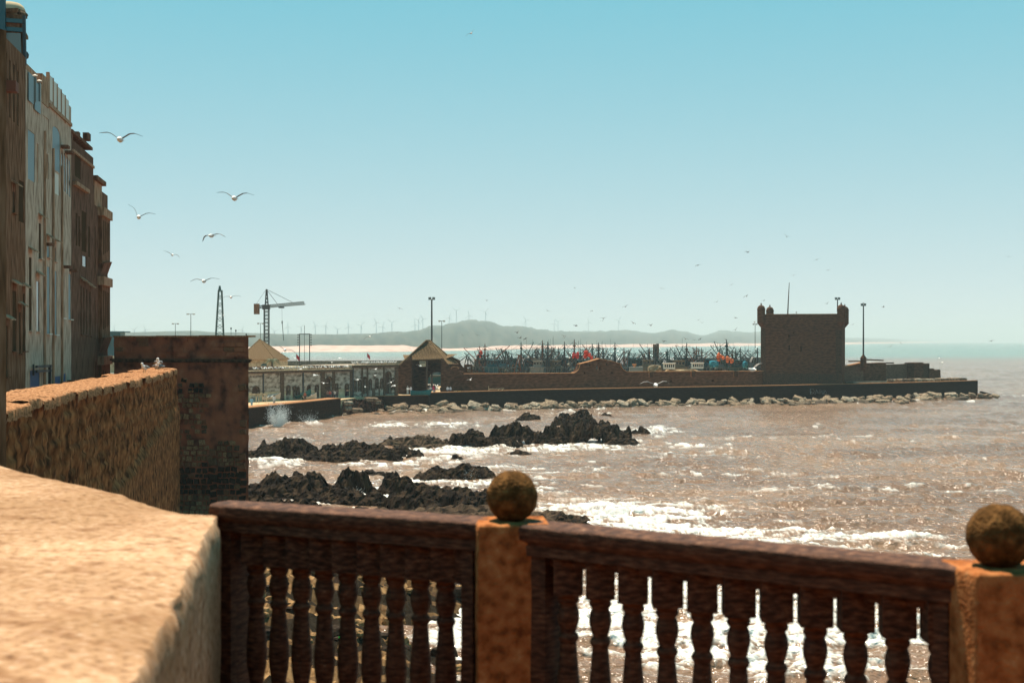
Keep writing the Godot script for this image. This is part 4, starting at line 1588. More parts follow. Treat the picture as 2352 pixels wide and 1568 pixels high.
func curve_at(c: Array, x: float) -> float:
	for k in c.size() - 1:
		if x <= c[k + 1][0]:
			return lerpf(c[k][1], c[k + 1][1], clampf((x - c[k][0]) / float(c[k + 1][0] - c[k][0]), 0, 1))
	return c[-1][1]


func build_warehouse(base: float) -> void:
	var a := ground_at(530, 255, base)
	var b := ground_at(914, 291, base)
	var along := (b - a).normalized()
	var inn := Vector3(along.z, 0, -along.x)
	if inn.z > 0:
		inn = -inn
	var U := func(px: float) -> float: return (on_line(a, b, px) - Vector3(a.x, 0, a.z)).dot(along)
	var D := func(px: float) -> float: return -on_line(a, b, px).z
	for part in [[530.0, 808.0, 8.55, "long weathered grey warehouse with gulls lining its roof edge"], [808.0, 914.0, 9.25, "taller pale warehouse wing beside the harbour gate"]]:
		var t := thing("warehouse", part[3], "warehouse", Vector3.ZERO)
		var u0: float = U.call(part[0])
		var u1: float = U.call(part[1])
		var o := a + along * u0
		var h: float = part[2] - base
		var holes := []
		var keys := []
		var defs := [[580, 594, 888, 905, true], [658, 664.5, 886, 907, true], [673.5, 679, 888, 908, true], [682.8, 686, 890, 906, true], [706, 711.5, 886, 911, true], [724, 730, 885, 911, true], [747.5, 762, 866, 916, true], [770, 775, 882, 905, true], [793, 799, 882, 909, true], [812, 817, 875, 900, true], [823, 827.8, 873, 899, true], [834.3, 840.5, 866, 903, true], [848, 852.2, 872, 896, true], [863, 867.3, 870, 893, true], [874, 878, 870, 892, true], [885.5, 897, 854, 905, true], [900.5, 904, 869, 896, false]]
		for q in defs:
			if q[0] > part[0] and q[1] < part[1]:
				var d: float = D.call((q[0] + q[1]) * 0.5)
				holes.append([U.call(q[0]) - u0, U.call(q[1]) - u0, maxf(hy(q[3], d) - base, 0.02), hy(q[2], d) - base, q[4]])
				keys.append(q)
		var s := Shape.new()
		pierced(s, o, along, u1 - u0, h, holes, inn * 0.6)
		var e := o + along * (u1 - u0)
		var up := Vector3.UP * h
		s.quad(e, e + inn * 14, e + inn * 14 + up, e + up)
		s.quad(o + inn * 14, o, o + up, o + inn * 14 + up)
		s.quad(o + up, e + up, e + inn * 14 + up, o + inn * 14 + up)
		put("wall", s, M.warehouse_plaster, t)
		var bas := Basis(along, Vector3.UP, along.cross(Vector3.UP))
		for k in holes.size():
			var hq: Array = holes[k]
			var w := Shape.new()
			var c: Vector3 = o + along * ((hq[0] + hq[1]) * 0.5) + Vector3.UP * ((hq[2] + hq[3]) * 0.5) + inn * 0.5
			w.box(c, Vector3(hq[1] - hq[0] + 0.05, hq[3] - hq[2] + 0.04, 0.05), bas)
			var big: bool = hq[1] - hq[0] > 0.85
			var win := put("door" if big else "window", w, M.wood_dark if big else M.dark_pane, t)
			# moulded surround
			var f := Shape.new()
			var rad: float = (hq[1] - hq[0]) * 0.5
			var cu: float = (hq[0] + hq[1]) * 0.5
			var prev := Vector3.ZERO
			for m in 15:
				var p: Vector3
				if m < 3:
					p = o + along * (cu - rad - 0.09) + Vector3.UP * lerpf(hq[2], hq[3] - rad, m / 2.0)
				elif m > 11:
					p = o + along * (cu + rad + 0.09) + Vector3.UP * lerpf(hq[3] - rad, hq[2], (m - 12) / 2.0)
				else:
					var an := PI - PI * (m - 2) / 10.0
					p = o + along * (cu + (rad + 0.09) * cos(an)) + Vector3.UP * (hq[3] - rad + (rad + 0.09) * sin(an))
				p -= inn * 0.03
				if m > 0:
					f.bar(prev, p, 0.2, 0.2)
				prev = p
			put("surround", f, M.warehouse_brown, win)
		var cor := Shape.new()
		cor.box(o + along * ((u1 - u0) * 0.5) + Vector3.UP * (h - 0.22) - inn * 0.12, Vector3(u1 - u0 - 0.02, 0.5, 0.3), bas)
		put("cornice", cor, M.warehouse_brown, t)
		var rim := Shape.new()
		rim.box(o + along * ((u1 - u0) * 0.5) + Vector3.UP * (h + 0.07) + inn * 0.35, Vector3(u1 - u0, 0.12, 1.3), bas)
		put("roof_edge", rim, M.cream_plaster, t)
		for q in [[602.5, 604.5, "steel_dark"], [643, 651, "warehouse_brown"], [694, 696.3, "steel_dark"], [736, 745, "warehouse_brown"], [763, 768, "warehouse_brown"], [803, 808, "warehouse_brown"], [808.5, 811, "steel_dark"], [830, 832.5, "warehouse_brown"], [842, 844.5, "warehouse_brown"], [880, 882, "warehouse_brown"], [906, 913.5, "warehouse_brown"]]:
			if q[0] >= part[0] and q[1] <= part[1]:
				var ua: float = U.call(q[0]) - u0
				var ub: float = U.call(q[1]) - u0
				var pl := Shape.new()
				pl.box(o + along * ((ua + ub) * 0.5) + Vector3.UP * (h - 0.48) * 0.5 - inn * 0.08, Vector3(ub - ua, h - 0.48, 0.16), bas)
				put("drain_pipe" if q[2] == "steel_dark" else "pilaster", pl, M[q[2]], t)
		# pale painted dado between the openings
		var edges := [0.05]
		for hq in holes:
			edges.append(hq[0] - 0.22)
			edges.append(hq[1] + 0.22)
		edges.append(u1 - u0 - 0.05)
		edges.sort()
		for k in range(0, edges.size() - 1, 2):
			if edges[k + 1] - edges[k] < 0.4:
				continue
			var dd := Shape.new()
			dd.box(o + along * ((edges[k] + edges[k + 1]) * 0.5) + Vector3.UP * 0.85 - inn * 0.012, Vector3(edges[k + 1] - edges[k], 1.7, 0.02), bas)
			put("dado", dd, M.cream_plaster if part[0] < 800 else M.warehouse_brown, t)
	# rooftop blocks behind the edge
	var t2 := thing("roof_terrace", "low rooftop terrace walls above the long warehouse", "terrace", Vector3.ZERO)
	for q in [[575, 640, 842, 262], [640, 700, 841, 270], [700, 806, 839.5, 278], [700, 760, 844, 272]]:
		var s := Shape.new()
		var p := ground_at((q[0] + q[1]) * 0.5, q[3] + 6, 0)
		var top := hy(q[2], q[3] + 6)
		s.box(Vector3(p.x, (top + 8.3) * 0.5, p.z), Vector3((q[1] - q[0]) * q[3] / F, top - 8.3, 5.0), Basis(Vector3.UP, -0.55))
		put("block", s, M.cream_plaster if q[0] == 640 else M.warehouse_brown, t2)
	# pavilion with hipped roof
	var pv := thing("pavilion", "cream pavilion with hipped tan tile roof behind the warehouse", "pavilion", Vector3.ZERO)
	var hip := [at(596, 779, 305), at(545, 826, 296), at(632, 826, 296), at(664, 825, 309), at(580, 825, 312)]
	roof(pv, hip[0], hip[0], hip[1], hip[2], hip[3], hip[4])
	var ws := Shape.new()
	var lo := [at(550, 858, 297), at(630, 858, 297), at(660, 857, 309), at(580, 857, 311)]
	var hi := [at(550, 825, 297), at(630, 825, 297), at(660, 824.5, 309), at(580, 824.5, 311)]
	for k in 4:
		ws.quad(lo[k], lo[(k + 1) % 4], hi[(k + 1) % 4], hi[k])
	put("wall", ws, M.cream_plaster, pv)
	var aw := Shape.new()
	var poly := PackedVector2Array()
	for k in 13:
		poly.append(Vector2(0.66 * cos(PI * k / 12.0), 0.5 * sin(PI * k / 12.0)))
	aw.plate(poly, at(606, 840.5, 296.9), Vector3(1, 0, 0), Vector3.UP, Vector3(0, 0, -0.2))
	put("arched_window", aw, M.teal_paint, pv)
	# mole behind
	var mo := thing("harbour_mole", "grey stone mole wall behind the warehouse roofs", "wall", Vector3.ZERO)
	var mx := Shape.new()
	mx.hexa([at(640, 870, 424), at(940, 870, 424), at(640, 829, 424), at(940, 827.5, 424), at(640, 870, 420), at(940, 870, 420), at(640, 829, 420), at(940, 827.5, 420)])
	put("wall", mx, M.mole_stone, mo)


func roof(t: Node3D, r0: Vector3, r1: Vector3, fl: Vector3, fr: Vector3, br: Vector3, bl: Vector3) -> void:
	var s := Shape.new()
	s.tri(fl, fr, r0)
	s.quad(fr, br, r1, r0) if r0 != r1 else s.tri(fr, br, r0)
	s.tri(br, bl, r1)
	s.quad(bl, fl, r0, r1) if r0 != r1 else s.tri(bl, fl, r0)
	s.quad(fl, bl, br, fr)
	put("roof", s, M.roof_tile, t)
	# tile rolls running down the slopes
	for face in [[fl, fr, r0, r0], [fr, br, r0, r1]]:
		var w: float = face[0].distance_to(face[1])
		var n := int(w / 0.42)
		var rolls := Shape.new()
		for k in n:
			var f := (k + 0.5) / n
			var foot: Vector3 = face[0].lerp(face[1], f)
			var reach := 1.0 - absf(2.0 * f - 1.0)
			var head: Vector3 = foot.lerp(face[2].lerp(face[3], f), reach * 0.97)
			if face[2] == face[3]:
				# keep each roll parallel to the line of steepest descent
				var mid: Vector3 = (face[0] + face[1]) * 0.5
				head = foot + (face[2] - mid) * reach * 0.97
			rolls.bar(foot, head, 0.2, 0.12)
		put("tile_rolls", rolls, M.roof_tile, t).set_meta("kind", "stuff")
	for h in [[fl, r0], [fr, r0], [br, r1]]:
		var c := Shape.new()
		c.tube([h[0], h[1]], [0.14, 0.14], 6)
		put("hip_ridge", c, M.roof_tile, t)


func build_gate(base: float) -> void:
	var t := thing("harbour_gate", "brown stone harbour gate with steep tan tiled hip roof", "gate", Vector3.ZERO)
	var a := ground_at(905, 297, 0)
	var b := ground_at(1090, 297.6, 0)
	# front piers and sloping cheeks
	cut_wall("left_pier", t, a, b, [[912, 908], [912, 841], [919, 837.5], [945, 817], [945, 908]], 2.5, [], M.brick_fort)
	cut_wall("passage_wall", t, a + Vector3(0, 0, -2.5), b + Vector3(0, 0, -2.5), [[914, 908], [914, 841], [946, 838], [946, 908]], 10.0, [], M.brick_fort)
	cut_wall("right_pier", t, a, b, [[1013, 908], [1013, 822.5], [1030, 836], [1034, 845.5], [1040, 843.2], [1045, 842.5], [1050, 843.6], [1053, 847], [1053, 853], [1058, 852], [1064, 855], [1064, 859], [1088, 859], [1088, 908]], 2.4, [[1061, 886, 23, 38, 0, 0.5], [1061, 868, 23, 11, 1]] if false else [[1061.5, 889, 23, 40, 0, 0.5]], M.brick_fort)
	cut_wall("inner_pier", t, a + Vector3(0, 0, -2.5), b + Vector3(0, 0, -2.5), [[1012, 908], [1012, 826], [1030, 836], [1052, 836], [1052, 908]], 10.5, [], M.brick_fort)
	var arc := Shape.new()
	var pv := Vector3.ZERO
	for k in 13:
		var an := PI - PI * k / 12.0
		var px := 1061.5 + 12.0 * cos(an)
		var p := on_line(a, b, px)
		p.y = hy(869.0 - 4.0 * sin(an), -p.z)
		p.z += 0.12
		if k > 0:
			arc.bar(pv, p, 0.3, 0.3)
		pv = p
	put("niche_arch", arc, M.brick_fort, t)
	var scroll := Shape.new()
	for k in 11:
		var an := PI - PI * k / 10.0
		var px := 1045.0 + 9.0 * cos(an)
		var p := on_line(a, b, px)
		p.y = hy(847.0 - 4.5 * sin(an), -p.z) + 0.05
		p.z += 0.15
		if k > 0:
			scroll.bar(pv, p, 0.25, 0.2)
		pv = p
	put("scroll_moulding", scroll, M.coping, t)
	# rear wall with the arch through which the harbour shows
	var ra := a + Vector3(0, 0, -11.5)
	var rb := b + Vector3(0, 0, -11.5)
	cut_wall("arch_wall", t, ra, rb, [[938, 906], [938, 822], [1030, 822], [1030, 906]], 1.5, [[1004, 876, 44, 52, 1], [1004, 893, 44, 34, 0]], M.brick_fort)
	# rear gable with its curve
	var ga := a + Vector3(0, 0, -15)
	var gb := b + Vector3(0, 0, -15)
	cut_wall("rear_gable", t, ga, gb, [[1014, 900], [1014, 809], [1024, 812.5], [1056, 827], [1058, 835], [1062, 841.5], [1067, 845], [1067, 837], [1085, 837], [1085, 900]], 1.0, [[1077, 848, 8, 10, 0]], M.brick_fort)
	var L := at(917, 838, 296)
	var R := at(1029, 836.5, 297.0)
	var A := at(979, 781.5, 303)
	var A2 := at(987, 781.5, 305.5)
	var BR := at(1052, 836, 309)
	var BL := at(925, 838, 309)
	var e0 := A.lerp(L, 0.79)
	var e1 := A2.lerp(R, 0.76)
	var rf := Shape.new()
	rf.quad(e0, e1, A2, A)
	rf.quad(R, BR, A2, A2)
	rf.tri(e1, R, A2)
	rf.quad(BR, BL, A, A2)
	rf.quad(BL, L, e0, A)
	# soffit
	rf.quad(e0 + Vector3(0, -0.22, 0), BL + Vector3(0, 2.2, 0), BR + Vector3(0, 2.2, 0), e1 + Vector3(0, -0.22, 0))
	put("roof", rf, M.roof_tile, t)
	var rolls := Shape.new()
	for k in 26:
		var f := (k + 0.5) / 26.0
		var foot := e0.lerp(e1, f)
		var mid := (A + A2) * 0.5
		var reach := 1.0 - absf(2.0 * f - 1.0)
		rolls.bar(foot, foot + (mid - (e0 + e1) * 0.5) * reach * 0.97, 0.17, 0.14)
	for k in 20:
		var f := (k + 0.5) / 20.0
		var foot := R.lerp(BR, f)
		rolls.bar(foot, A2.lerp(A2 + (BR - R) * 0.1, f).lerp(foot, 0.03 + 0.75 * maxf(0.0, f - 0.2)), 0.16, 0.12)
	put("tile_rolls", rolls, M.roof_tile, t).set_meta("kind", "stuff")
	for h in [[L, A], [R, A2], [BR, A2], [A, A2], [e0 + Vector3(0, -0.1, 0), e1 + Vector3(0, -0.1, 0)]]:
		var c := Shape.new()
		c.tube([h[0], h[1]], [0.16, 0.16], 6)
		put("hip_ridge", c, M.roof_tile, t)
	# signboard on a post before the gate
	var sg := thing("signboard", "square cream signboard with dark lettering on tall brown post", "sign", at(980, 904, 294))
	var po := Shape.new()
	po.box(Vector3(0, 3.45, 0), Vector3(0.34, 6.9, 0.3))
	put("post", po, M.wood_dark, sg)
	var bd := Shape.new()
	bd.box(Vector3(-0.85, 6.15, 0.05), Vector3(1.25, 1.1, 0.12))
	put("board", bd, M.cream_plaster, sg)
	var lt := Shape.new()
	var xs := [-1.32, -1.24, -1.2, -1.08, -1.0, -0.94, -0.82, -0.74, -0.68, -0.55, -0.47, -0.40]
	for k in xs.size():
		lt.box(Vector3(xs[k], 6.38 + 0.05 * (k % 2), 0.125), Vector3(0.05 if k % 3 else 0.1, 0.34 - 0.08 * (k % 2), 0.02), Basis(Vector3.FORWARD, 0.25 * ((k % 3) - 1)))
	lt.box(Vector3(-0.85, 5.98, 0.125), Vector3(0.9, 0.05, 0.02))
	put("lettering", lt, M.steel_dark, sg)
	# striped guard hut beyond: white van in the archway
	var vn := thing("white_van", "white van parked behind the gate archway", "van", at(992, 903, 322))
	var vb := Shape.new()
	vb.plate(PackedVector2Array([Vector2(-1.7, 0.35), Vector2(1.9, 0.35), Vector2(1.9, 0.95), Vector2(1.35, 1.1), Vector2(0.8, 1.95), Vector2(-1.5, 2.05), Vector2(-1.7, 1.9)]), Vector3(0, 0, 0.9), Vector3(1, 0, 0), Vector3.UP, Vector3(0, 0, -1.8))
	put("body", vb, M.white_paint, vn)
	var wd := Shape.new()
	wd.plate(PackedVector2Array([Vector2(-1.3, 1.2), Vector2(0.95, 1.2), Vector2(0.65, 1.8), Vector2(-1.3, 1.85)]), Vector3(0, 0, 0.93), Vector3(1, 0, 0), Vector3.UP, Vector3(0, 0, -0.02))
	put("window", wd, M.glass_dark, vn)
	for q in [-1.05, 1.2]:
		var wh := Shape.new()
		wh.tube([Vector3(q, 0.34, 0.95), Vector3(q, 0.34, 0.7)], [0.34, 0.34], 14)
		put("wheel", wh, M.steel_dark, vn)
	# railings by the wall
	var rl := thing("bench_frame", "thin wooden trestle frame against the fort wall", "trestle", Vector3.ZERO)
	var rs := Shape.new()
	for q in [[1122, 899, 1125, 892], [1125, 893, 1158, 892], [1122, 899, 1122, 886], [1140, 899, 1148, 892], [1150, 898, 1157, 892]]:
		rs.bar(at(q[0], q[1], 300.5), at(q[2], q[3], 300.5), 0.1)
	put("frame", rs, M.cream_plaster, rl)


func build_fort(base: float) -> void:
	var a := ground_at(1064, 302, 0)
	var b := ground_at(1752, 337.0, 0)
	var t := thing("fort_wall", "long dark brick fort wall with a scrolled gable and embrasures", "wall", Vector3.ZERO)
	cut_wall("plain_wall", t, a, b, [[1086, 912], [1086, 859], [1315, 857.4], [1315, 912]], 1.2, [], M.brick_fort)
	cut_wall("gable_wall", t, a, b, [[1315, 912], [1315, 857.4], [1320, 855], [1325, 850], [1328, 843], [1329, 836.5], [1350, 831.5], [1375, 824], [1400, 829.5], [1422, 835.5], [1424, 842], [1429, 849], [1436, 853], [1442, 854.2], [1442, 912]], 1.2, [[1375, 844.5, 14, 14, 1], [1353.6, 838, 4, 4, 0], [1394, 837, 4, 4, 0], [1343, 856.5, 3.6, 3.6, 0], [1406, 856, 3.6, 3.6, 0]], M.brick_fort)
	cut_wall("embrasure_wall", t, a, b, [[1442, 912], [1442, 854.2], [1752, 852.6], [1752, 912]], 1.6, [[1495.5, 858, 12.5, 17, 0], [1592.5, 857, 12.5, 17, 0], [1690.5, 856.5, 12.5, 17, 0], [1541, 875, 7, 5, 0, 0.8], [1637, 874, 9, 5, 0, 0.8]], M.brick_fort)
	# embrasure back plates and sunlit coping, piece by piece
	for q in [1495.5, 1592.5, 1690.5]:
		var s := Shape.new()
		var p := on_line(a, b, q)
		var h := hy(866.5, -p.z)
		s.box(p + Vector3(0.4, h + 0.55, -2.0), Vector3(1.3, 1.3, 0.5))
		put("embrasure_cheek", s, M.post_stone, t)
	var edge := [[1064, 859], [1315, 857.4], [1320, 855], [1325, 850], [1328, 843], [1329, 836.5], [1350, 831.5], [1375, 824], [1400, 829.5], [1422, 835.5], [1424, 842], [1429, 849], [1436, 853], [1442, 854.2], [1489, 853.9], [1502, 853.8], [1586, 853.4], [1599, 853.4], [1684, 853], [1697, 852.9], [1752, 852.6]]
	for k in edge.size() - 1:
		if edge[k][0] in [1489, 1586, 1684]:
			continue
		var p := on_line(a, b, edge[k][0])
		var q := on_line(a, b, edge[k + 1][0])
		p.y = hy(edge[k][1], -p.z) + 0.06
		q.y = hy(edge[k + 1][1], -q.z) + 0.06
		var c := Shape.new()
		c.bar(p + Vector3(0, 0, -0.55), q + Vector3(0, 0, -0.55), 1.5, 0.13)
		put("coping", c, M.coping, t)

	# tower, turned a little about the upright
	var tw := thing("fort_tower", "massive square brick fort tower with four domed corner turrets", "tower", Vector3.ZERO)
	var al := Vector3(0.964, 0, 0.267)
	var bk := Vector3(0.267, 0, -0.964)
	var fl := ground_at(1748, 338, base)
	var wdt := 18.8
	var top := 20.43
	var fr := fl + al * wdt
	# columns and rows of the openings lie on the front face
	cut_wall("wall", tw, fl, fr, [[1748, 915], [1748, 721.8], [1935, 720.2], [1935, 915]], 17.0, [[1814.5, 771.4, 6, 6, 0, 3.0], [1814, 798, 4, 11, 0, 3.0], [1841.5, 801, 4.6, 13, 0, 3.0], [1809.7, 751.3, 5, 3.4, 0, 3.0], [1872, 750.6, 5, 3.4, 0, 3.0], [1824.5, 764.8, 3, 2.4, 0, 3.0], [1841.5, 777, 5, 5, 0, 0.15]], M.brick_fort)
	var up := func(y: float, x: float) -> float: return hy(y, -on_line(fl, fr, x).z)
	for y in [754.5, 763.0]:
		var s := Shape.new()
		var h: float = up.call(y, 1840)
		var o := fl + al * wdt * 0.5
		s.box(Vector3(o.x, h, o.z) - bk * 0.06, Vector3(wdt - 0.1, 0.16, 0.16), Basis(al, Vector3.UP, al.cross(Vector3.UP)))
		put("string_course", s, M.brick_fort, tw)
	for q in [[0.55, 1.1], [wdt - 0.7, 1.4]]:
		var s := Shape.new()
		var o: Vector3 = fl + al * q[0] - bk * 0.07
		s.box(Vector3(o.x, 9.8, o.z), Vector3(q[1], 13.6, 0.2), Basis(al, Vector3.UP, al.cross(Vector3.UP)))
		put("corner_strip", s, M.dark_course, tw)
	var pl := Shape.new()
	var po := fl + al * wdt * 0.5
	pl.box(Vector3(po.x, 4.7, po.z) - bk * 0.15, Vector3(wdt + 0.3, 3.4, 0.5), Basis(al, Vector3.UP, al.cross(Vector3.UP)))
	put("plinth", pl, M.dark_course, tw)
	var par := Shape.new()
	par.box(Vector3(po.x, top + 0.02, po.z) + bk * 0.3, Vector3(wdt, 0.12, 0.7), Basis(al, Vector3.UP, al.cross(Vector3.UP)))
	put("coping", par, M.coping, tw)
	var tur := Shape.new()
	var prof := []
	for q in [[0.12, 0.0], [0.5, 0.45], [0.92, 1.0], [0.98, 1.15], [0.95, 1.25], [0.95, 4.15], [1.03, 4.2], [1.03, 4.32], [0.93, 4.4], [0.9, 4.6], [0.78, 4.9], [0.55, 5.12], [0.2, 5.28], [0.11, 5.36], [0.2, 5.48], [0.2, 5.56], [0.08, 5.66], [0.06, 5.8], [0.0, 5.92]]:
		prof.append(Vector2(q[0], q[1]))
	tur.lathe(prof, Vector3.ZERO, 18)
	var tm := tur.mesh()
	var corners := [fl + al * 0.1, fr - al * 0.15, fl + bk * 17.0 + al * 0.6, fr + bk * 17.0]
	for k in 4:
		var o := put("corner_turret", tm, M.brick_fort, tw)
		o.position = Vector3(corners[k].x, 17.35, corners[k].z)
	# ruined outworks right of the tower
	var ot := thing("ruined_outwork", "ruined brown outwork walls stepping down to the jetty end", "ruin", Vector3.ZERO)
	var oa := ground_at(1940, 347, 0)
	var ob := ground_at(2170, 362, 0)
	cut_wall("sloping_wall", ot, oa, ob, [[1940, 890], [1940, 841.5], [1984, 833], [1984, 890]], 1.0, [], M.warehouse_brown)
	cut_wall("parapet", ot, oa + Vector3(0, 0, -1.2), ob + Vector3(0, 0, -1.2), [[1983, 885], [1983, 834], [2000, 834], [2000, 843], [2007, 843], [2007, 834], [2036, 832.5], [2036, 885]], 3.0, [], M.brick_fort)
	cut_wall("low_wall", ot, oa + Vector3(0, 0, -5), ob + Vector3(0, 0, -5), [[2034, 880], [2034, 837], [2062, 835.6], [2070, 846], [2083, 848], [2090, 852], [2096, 848], [2101, 840], [2101, 880]] if false else [[2034, 880], [2034, 837], [2101, 835], [2101, 880]], 1.2, [], M.warehouse_brown)
	cut_wall("block", ot, oa + Vector3(0, 0, -2), ob + Vector3(0, 0, -2), [[2101, 876], [2101, 833], [2122, 832], [2122, 876]], 3.5, [], M.brick_fort)
	cut_wall("broken_block", ot, oa + Vector3(0, 0, -2.4), ob + Vector3(0, 0, -2.4), [[2122, 876], [2122, 835], [2126, 836], [2127, 834.5], [2130, 836], [2132, 834], [2136, 834], [2136, 876]], 3.0, [], M.dark_course)
	cut_wall("broken_block", ot, oa + Vector3(0, 0, -1.8), ob + Vector3(0, 0, -1.8), [[2136, 874], [2136, 846], [2146, 846], [2148, 850], [2154, 848.5], [2161, 848.5], [2162, 874]], 3.0, [], M.brick_fort)
	cut_wall("slope_top", ot, oa + Vector3(0, 0, 0.3), ob + Vector3(0, 0, 0.3), [[1943, 843], [1943, 840.5], [1984, 831.5], [1984, 834.5]], 1.4, [], M.coping)
	cut_wall("platform", ot, oa + Vector3(0, 0, 4), ob + Vector3(0, 0, 4), [[1960, 890], [1960, 877], [2240, 874.5], [2240, 890]], 9.0, [], M.mole_stone)
	var sm := Shape.new()
	var pr2 := []
	for q in [[0.75, -2.0], [0.75, 1.0], [0.8, 1.1], [0.7, 1.3], [0.5, 1.6], [0.25, 1.8], [0.25, 2.1], [0.0, 2.12]]:
		pr2.append(Vector2(q[0], q[1]))
	sm.lathe(pr2, at(1984, 833, 347.5), 14)
	put("domed_pier", sm, M.brick_fort, ot)
	for q in [[1986, 824, 2030, 826], [2036, 832, 2054, 832], [1950, 828, 1980, 828]]:
		var s := Shape.new()
		s.bar(at(q[0], q[1] + 1.5, 362), at(q[2], q[3] + 1.5, 362), 0.6, 0.35)
		put("far_parapet", s, M.warehouse_brown, ot)
	# flagpole on the tower
	var fp := thing("flag_pole", "bare leaning pole on top of the fort tower", "pole", at(1810, 722, 343))
	var fs := Shape.new()
	fs.tube([Vector3.ZERO, Vector3(0.12, 3.0, 0), Vector3(0.38, 7.7, 0)], [0.16, 0.13, 0.07], 8)
	put("pole", fs, M.wood_dark, fp)


func sphere(s: Shape, cen: Vector3, rad: Vector3, nu := 10, nv := 7) -> void:
	s.grid(nu + 1, nv, func(i, j):
		var th: float = TAU * (i % nu) / nu
		var ph: float = PI * j / (nv - 1) - PI / 2
		return cen + Vector3(cos(th) * cos(ph), sin(ph), sin(th) * cos(ph)) * rad, null, true)


# an open hull: length along x, beam along z
func hull_shape(s: Shape, len: float, beam: float, high: float, sheer: float, deck: float, outer: Color, inner: Color) -> void:
	var n := 15
	var sec := 7
	var P := func(i: int, j: int, k: float) -> Vector3:
		var u: float = 2.0 * i / (n - 1) - 1.0
		var a: float = PI * j / (sec - 1)
		var w := beam * 0.5 * pow(maxf(0.0, 1.0 - pow(absf(u), 2.6)), 0.7) * k
		if u < -0.8:
			w = maxf(w, beam * 0.28 * k)
		var top := high + sheer * u * u * (1.2 if u > 0 else 0.7)
		var y := top * (1.0 - pow(sin(a), 0.7)) + (1.0 - k) * 0.3
		var x := u * len * 0.5 + (0.10 * len * (y / high) if u > 0.5 else 0.0) * (u - 0.5) * 2.0
		return Vector3(x, y, -cos(a) * w * (0.75 + 0.25 * y / top))
	s.col = outer
	s.grid(sec, n, func(j, i): return P.call(i, j, 1.0), null, true)
	s.col = inner
	if deck > 0.0:
		s.grid(2, n, func(j, i):
			var p: Vector3 = P.call(i, 0 if j == 0 else sec - 1, 0.97)
			return Vector3(p.x, p.y - deck, p.z), null, false)
		s.grid(2, n, func(j, i):
			var p: Vector3 = P.call(i, 0, 0.97)
			return p - Vector3(0, deck * j, 0), null, false)
		s.grid(2, n, func(j, i):
			var p: Vector3 = P.call(i, sec - 1, 0.97)
			return p - Vector3(0, deck * j, 0), null, true)
	else:
		s.grid(sec, n, func(j, i): return P.call(i, j, 0.93), null, false)


